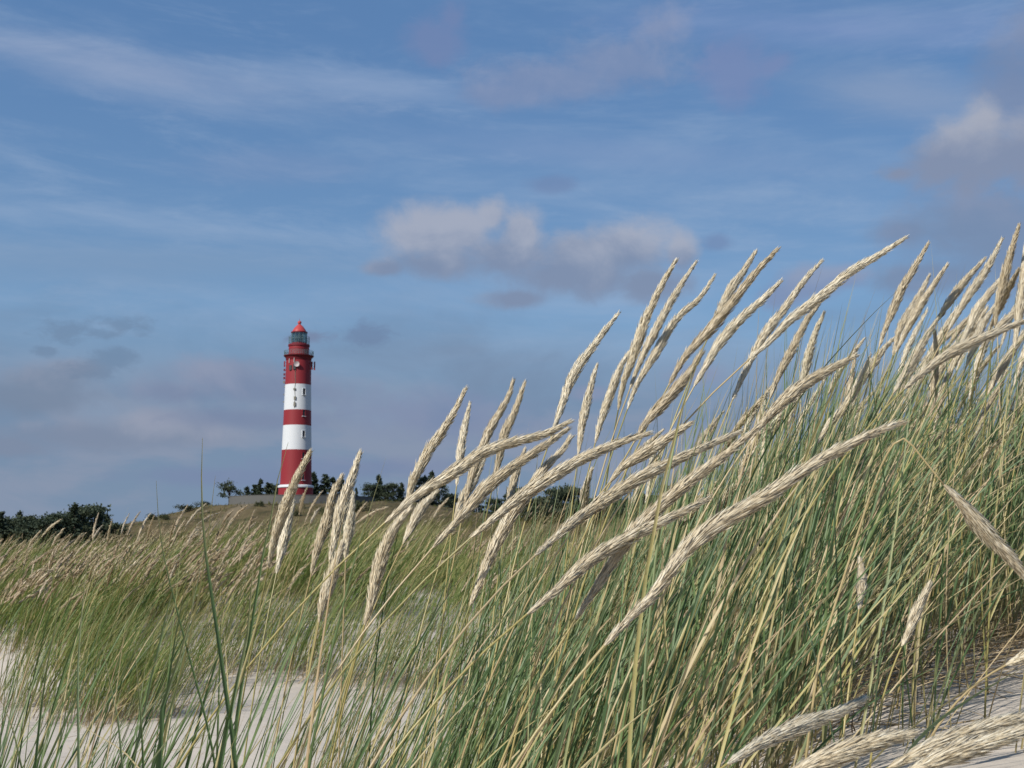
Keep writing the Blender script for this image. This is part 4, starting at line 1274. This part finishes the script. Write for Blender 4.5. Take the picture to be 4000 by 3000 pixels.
RL = ['first small spruce left of the lighthouse, right of the lone pine', 'second small spruce left of the lighthouse', 'pointed thin spruce left of the lighthouse, tallest on that side',
      'bushy spruce right of the pointed thin one', 'low pine touching the left side of the lighthouse base',
      'first spruce right of the lighthouse, tallest of its row', 'second spruce right of the lighthouse', 'third spruce right of the lighthouse', 'fourth spruce right of the lighthouse', 'very small spruce alone past the end of the lighthouse wall',
      'round pine at the left start of the right wood', 'sharp spruce top in the first clump of the right wood', 'pine under the sharp spruce top', 'pine in the middle of the first clump of the right wood', 'broad spruce closing the first clump of the right wood', 'low pine in the gap before the tall pair',
      'left tree of the tall pair behind the first tall plume', 'right pointed tree of the tall pair behind the first tall plume', 'pine leaning on the tall pair from the right', 'low pine behind the bowed plume', 'low pine behind the stem of the upright pair of brown plumes',
      'low pine right of that behind the brown plumes', 'low pine left of the small twin tops', 'left of two small twin tops behind the fluffy wide plume', 'right of two small twin tops behind the fluffy wide plume',
      'low pine right of the twin tops', 'shoulder pine before the blunt twin trees', 'left one of the blunt twin trees seen in the centre gap', 'right one of the blunt twin trees seen in the centre gap', 'low pine right of the blunt twin trees',
      'low pine behind the centre plumes', 'second low pine behind the centre plumes', 'spruce top showing between the centre plumes at the right', 'low pine beside that right spruce top', 'last spruce top seen before the green mass', 'pine fading behind the green mass',
      'pine hidden largely by the green mass', 'rightmost pine hidden largely by the green mass']
for (kd, fx, top, d, ws), lab in zip(RIGHT, RL):
    tree(kd, fx, top, d + rng.uniform(-3, 3), lab, 'conifers around and right of the lighthouse', ws * 1.25)
for k, fx in enumerate(range(1430, 2820, 46)):
    tree(3 + k % 2, fx + rng.uniform(-10, 10), 1985 + rng.uniform(-16, 16), 322, 'low dark pine in the front row of the right wood', 'front row of the right wood', 1.7)


# shrubs on the hill
def shrub_mesh(seed):
    r = np.random.default_rng(seed)
    m = 800
    c0 = r.normal(0, 1, (7, 3)) * [0.45, 0.35, 0.12] + [0, 0, 0.32]
    P = c0[r.integers(0, 7, m)] + r.normal(0, 1, (m, 3)) * [0.2, 0.2, 0.15]
    P[:, 2] = np.abs(P[:, 2])
    D = r.normal(0, 1, (m, 3)); D /= np.linalg.norm(D, axis=1, keepdims=True)
    Sd = np.cross(D, r.normal(0, 1, (m, 3))); Sd /= np.linalg.norm(Sd, axis=1, keepdims=True)
    V = np.stack([P - D * .06, P + Sd * .05, P + D * .07, P - Sd * .05], 1).reshape(-1, 3)
    return new_mesh('shrub', V, np.arange(m * 4).reshape(-1, 4), M_SHRUB, False, np.repeat(np.clip(r.normal(0.4, 0.3, m), 0, 1), 4))


SH = [shrub_mesh(k) for k in (11, 12, 13)]


def shrub(fx, fy, wpx, hpx, label):
    # walk out along the sight line until it meets the slope
    d = 120.0
    while d < 300:
        p = pt(fx, fy, d)
        if p[2] <= float(H(p[0], p[1])):
            break
        d += 1.0
    p = pt(fx, fy, d)
    o = link('shrub', SH[random.randrange(3)], None, (p[0], p[1], float(H(p[0], p[1])) - 0.1))
    s = wpx / F * d / 1.9
    o.scale = (s, s * 0.9, hpx / F * d / 0.72)
    o.rotation_euler[2] = rng.uniform(0, 6)
    tag(o, label, 'shrub', 'shrubs on the lighthouse hill')


for (fx, fy, wp, hp, lab) in [
    (735, 1993, 90, 22, 'dark heath shrub on the left brow of the hill'), (800, 1978, 60, 20, 'shrub right of the brow shrub, below the lone pine'), (860, 1965, 40, 14, 'tiny shrub at the foot of the lone pine'),
    (1005, 1978, 42, 20, 'dark round shrub on the slope left of the sandy path'), (1080, 1960, 30, 12, 'small shrub close under the wall left of the path'),
    (1160, 2020, 44, 24, 'dark shrub at the foot of the slope right of the path'), (1265, 2010, 60, 30, 'shrub below the wall between the small plumes'),
    (1400, 2000, 70, 40, 'wide dark shrub on the right slope of the hill'), (540, 2035, 60, 24, 'left shrub of the thicket at the left foot of the hill'), (600, 2032, 70, 26, 'middle shrub of the thicket at the left foot of the hill'),
    (650, 2030, 50, 22, 'right shrub of the thicket at the left foot of the hill')]:
    shrub(fx, fy, wp, hp, lab)

# ------------------------------------------------------------------ lighthouse
LX, LY = float(pt(1155, 1930, 297)[0]), 297.0
LZ0 = float(pt(1155, 1930, 297)[2])            # level where the tower shows above its wall
GZ = float(H(LX, LY))
DOWN = GZ - LZ0 - 0.3
lt = thing('lighthouse', (LX, LY, LZ0), 'tall round red and white banded lighthouse on the hill', 'lighthouse')


def rad_at(h):
    return float(np.interp(h, [2.1, 3.5, 6, 10.5, 16.4, 20.1, 26.3, 33.0], [3.78, 3.70, 3.63, 3.53, 3.36, 3.27, 3.11, 3.0]))


MB().lathe([(4.12, DOWN), (4.12, 0.0), (4.10, 1.45)], 64).build('plinth', M_RED, lt, True)
MB().lathe([(4.10, 1.452), (4.28, 1.5), (4.30, 1.75), (4.2, 2.0), (3.9, 2.14), (3.75, 2.15)], 64).build('base_ring', M_WHITE, lt, True)
prof = []; mis = []
for i, (z0, z1, mi) in enumerate([(2.12, 10.5, 0), (10.5, 16.4, 1), (16.4, 20.1, 0), (20.1, 26.3, 1), (26.3, 32.2, 0)]):
    zz = np.linspace(z0, z1, 7)
    for j, z in enumerate(zz[:-1] if i < 4 else zz):
        prof.append((rad_at(z), float(z)))
        if len(prof) > 1:
            pass
    mis += [mi] * 6
MB().lathe(prof, 64, mis=mis).build('tower_shaft', [M_RED, M_WHITE], lt, True)
MB().lathe([(3.0, 32.2), (3.06, 32.3), (3.12, 32.8), (3.35, 33.1), (3.62, 33.32), (3.64, 33.45), (2.3, 33.46)], 64).build('gallery_deck', M_RED_DARK, lt, True)


def railing(name, r, z, h, n, parent, mt, tr=0.035, mid=3):
    mb = MB()
    for k in range(n):
        a = 2 * math.pi * k / n
        mb.tube([(r * math.cos(a), r * math.sin(a), z), (r * math.cos(a), r * math.sin(a), z + h)], tr, 4)
    for q in range(1, mid + 1):
        zz = z + h * q / mid
        ring = [(r * math.cos(2 * math.pi * k / 40), r * math.sin(2 * math.pi * k / 40), zz) for k in range(41)]
        mb.tube(ring, tr * 0.9, 4)
    return mb.build(name, mt, parent)


railing('gallery_railing', 3.52, 33.45, 1.15, 44, lt, M_RAIL, 0.035, 4)
MB().lathe([(2.45, 33.44), (2.45, 35.0), (2.5, 35.05), (2.5, 35.15), (2.45, 35.2), (2.45, 35.6)], 48).build('watch_room', M_RED, lt, True)
MB().lathe([(2.452, 35.6), (2.6, 35.75), (2.62, 36.15), (2.5, 36.25), (1.8, 36.26)], 48).build('upper_deck', M_RED_DARK, lt, True)
railing('upper_railing', 2.48, 36.25, 1.9, 30, lt, M_RAIL, 0.03, 3)
lr = MB().lathe([(1.84, 36.25), (1.84, 36.65), (1.80, 36.66)], 16).build('lantern_room', M_RED_DARK, lt)
MB().lathe([(1.80, 36.66), (1.80, 39.05)], 16).build('glazing', M_GLASS, lr)
mb = MB()
for k in range(12):
    a = 2 * math.pi * (k + 0.3) / 12
    mb.tube([(1.83 * math.cos(a), 1.83 * math.sin(a), 36.6), (1.83 * math.cos(a), 1.83 * math.sin(a), 39.1)], 0.07, 4)
for zz in (37.85,):
    mb.tube([(1.83 * math.cos(2 * math.pi * k / 24), 1.83 * math.sin(2 * math.pi * k / 24), zz) for k in range(25)], 0.04, 4)
mb.build('glazing_bars', M_RAIL, lr)
MB().lathe([(0.25, 36.5), (0.4, 36.9), (0.75, 37.2), (0.98, 37.9), (0.9, 38.5), (0.5, 38.9), (0.15, 39.0)], 24).build('lens', paint('lens_green', (0.05, 0.085, 0.08), (0.1, 0.14, 0.13), 0.5, 0.15), lr, True)
MB().lathe([(1.86, 39.05), (1.98, 39.1), (1.98, 39.35), (1.75, 39.4)], 32).build('eaves', M_RED_DARK, lt, True)
dm = MB().lathe([(1.74, 39.4), (1.62, 39.7), (1.35, 40.15), (1.0, 40.6), (0.65, 40.95), (0.36, 41.2), (0.30, 41.25)], 32).build('dome', M_DOME, lt, True)
MB().lathe([(0.30, 41.2), (0.32, 41.45), (0.44, 41.52), (0.46, 41.8), (0.36, 42.0), (0.16, 42.12), (0.05, 42.2), (0.04, 42.6), (0.0, 42.65)], 16).build('finial', M_DOME, dm, True)

# windows: small deep openings right of centre, one per storey
wa = -math.pi / 2 + math.asin(1.90 / 3.2)


def window(z, red, a=wa, dark=M_DARK):
    r = rad_at(z + 0.6)
    cx, cy = math.cos(a), math.sin(a)
    tx, ty = -cy, cx
    rz = a + math.pi / 2
    fr = MB()
    wd, ht = 0.62, 1.45
    for s in (-1, 1):
        fr.box((cx * (r + 0.02) + tx * s * (wd / 2 + 0.07), cy * (r + 0.02) + ty * s * (wd / 2 + 0.07), z + ht / 2), (0.13, 0.22, ht), rz)
    fr.box((cx * (r + 0.02), cy * (r + 0.02), z + ht + 0.07), (wd + 0.30, 0.22, 0.14), rz)
    wo_ = fr.build('window', M_RED if red else M_WHITE, lt)
    MB().box((cx * (r - 0.02), cy * (r - 0.02), z + ht / 2), (wd, 0.12, ht), rz).build('pane', dark, wo_)
    MB().box((cx * (r + 0.12), cy * (r + 0.12), z - 0.06), (wd + 0.35, 0.42, 0.12), rz).build('sill', M_WHITE, wo_)


for z, rd in ((23.7, False), (18.5, True), (13.5, False), (8.3, True), (3.2, True)):
    window(z, rd)

# cable run down the front, with its junction boxes and aerials
ca = -math.pi / 2 - 0.06
pts_ = [((rad_at(z) + 0.05) * math.cos(ca + 0.02 * math.sin(z * 1.7)), (rad_at(z) + 0.05) * math.sin(ca + 0.02 * math.sin(z * 1.7)), z) for z in np.linspace(20.4, 31.5, 24)]
cb = MB().tube(pts_, 0.06, 5).build('cable', M_CABLE, lt)


def on_wall(a, z, out=0.2):
    r = rad_at(z) + out
    return (r * math.cos(a), r * math.sin(a), z)


for (da, z, sx_, sz_) in ((-0.03, 25.0, 0.5, 0.45), (0.02, 22.8, 0.45, 0.75), (0.01, 21.3, 0.45, 0.95), (-0.08, 30.4, 0.6, 1.3), (-0.42, 30.2, 0.6, 1.2)):
    MB().box(on_wall(ca + da, z, 0.12), (sx_, 0.3, sz_), ca + math.pi / 2).build('antenna_box', M_CABLE if z < 26 else M_DARK, lt)
# pale dish in the upper red band
a = ca + 0.10
c0 = np.array(on_wall(a, 31.0, 0.35)); nrm = np.array([math.cos(a), math.sin(a), 0.0]); tn_ = np.array([-math.sin(a), math.cos(a), 0])
mb = MB()
for j, (rr_, off) in enumerate([(0.04, 0.0), (0.35, 0.05), (0.62, 0.18), (0.66, 0.2), (0.62, 0.12), (0.3, -0.08)]):
    for k in range(18):
        b = 2 * math.pi * k / 18
        mb.v.append(tuple(c0 + nrm * off + rr_ * (tn_ * math.cos(b) + np.array([0, 0, 1]) * math.sin(b))))
for j in range(5):
    for k in range(18):
        mb.f.append((j * 18 + k, j * 18 + (k + 1) % 18, (j + 1) * 18 + (k + 1) % 18, (j + 1) * 18 + k)); mb.mi.append(0)
mb.tube([tuple(c0 - nrm * 0.4), tuple(c0)], 0.07, 6)
mb.build('dish', M_PALE, lt, True)
for da in (-0.55, -0.12):
    MB().box(on_wall(ca + da, 31.9 if da < -0.3 else 32.0, 0.16), (0.16, 0.16, 1.1), ca).build('antenna_box', M_PALE, lt)


# panel aerials at the right and left flanks
def panel(aang, z, h, out, mt, wd=0.28):
    c_ = on_wall(aang, z, out)
    mb = MB().box(c_, (wd, wd, h), aang)
    b_ = on_wall(aang, z, -0.05)
    for q in (-0.32, 0.32):
        mb.tube([(b_[0], b_[1], z + q * h), (c_[0], c_[1], z + q * h)], 0.05, 4)
    mb.build('panel_antenna', mt, lt)


panel(-0.12, 30.95, 2.1, 0.95, M_RED); panel(-0.25, 30.95, 2.0, 0.42, M_RED_DARK)
panel(math.pi + 0.15, 31.4, 1.4, 0.35, M_RED)
for z in (30.0, 28.9, 28.0, 27.0, 25.9, 24.0, 22.2):
    panel(math.pi + 0.08, z, 0.55 if z > 26.5 else 0.3, 0.32 if z > 26.5 else 0.2, M_CABLE if z < 27.5 else M_RED_DARK, 0.35 if z > 26.5 else 0.2)

# grey wall round the platform
mb = MB()
N = 48
cxw, cyw = LX + 1.6, LY
ang = [2 * math.pi * k / N for k in range(N + 1)]
for (r0, r1, zoff0, zoff1) in ((17.0, 17.25, -1.5, 1.28), (16.94, 17.31, 1.28, 1.38)):
    for k in range(N):
        a0, a1 = ang[k], ang[k + 1]
        quad = []
        for (rr_, aa_) in ((r0, a0), (r1, a0), (r1, a1), (r0, a1)):
            quad.append((rr_ * math.cos(aa_), rr_ * math.sin(aa_)))
        b = len(mb.v)
        for zz in (zoff0, zoff1):
            for (x_, y_) in quad:
                mb.v.append((x_, y_, zz))
        for qf in ((0, 3, 2, 1), (4, 5, 6, 7), (1, 2, 6, 5), (3, 0, 4, 7)):
            mb.f.append(tuple(b + i for i in qf)); mb.mi.append(0)
gzw = LZ0 * 1.0 - 0.75 - 1.28
wl = mb.build('boundary_wall', M_CONC)
wl.location = (cxw, cyw, float(pt(1155, 1932, 280)[2]) - 1.38)
tag(wl, 'low grey wall ringing the platform at the lighthouse foot', 'wall')
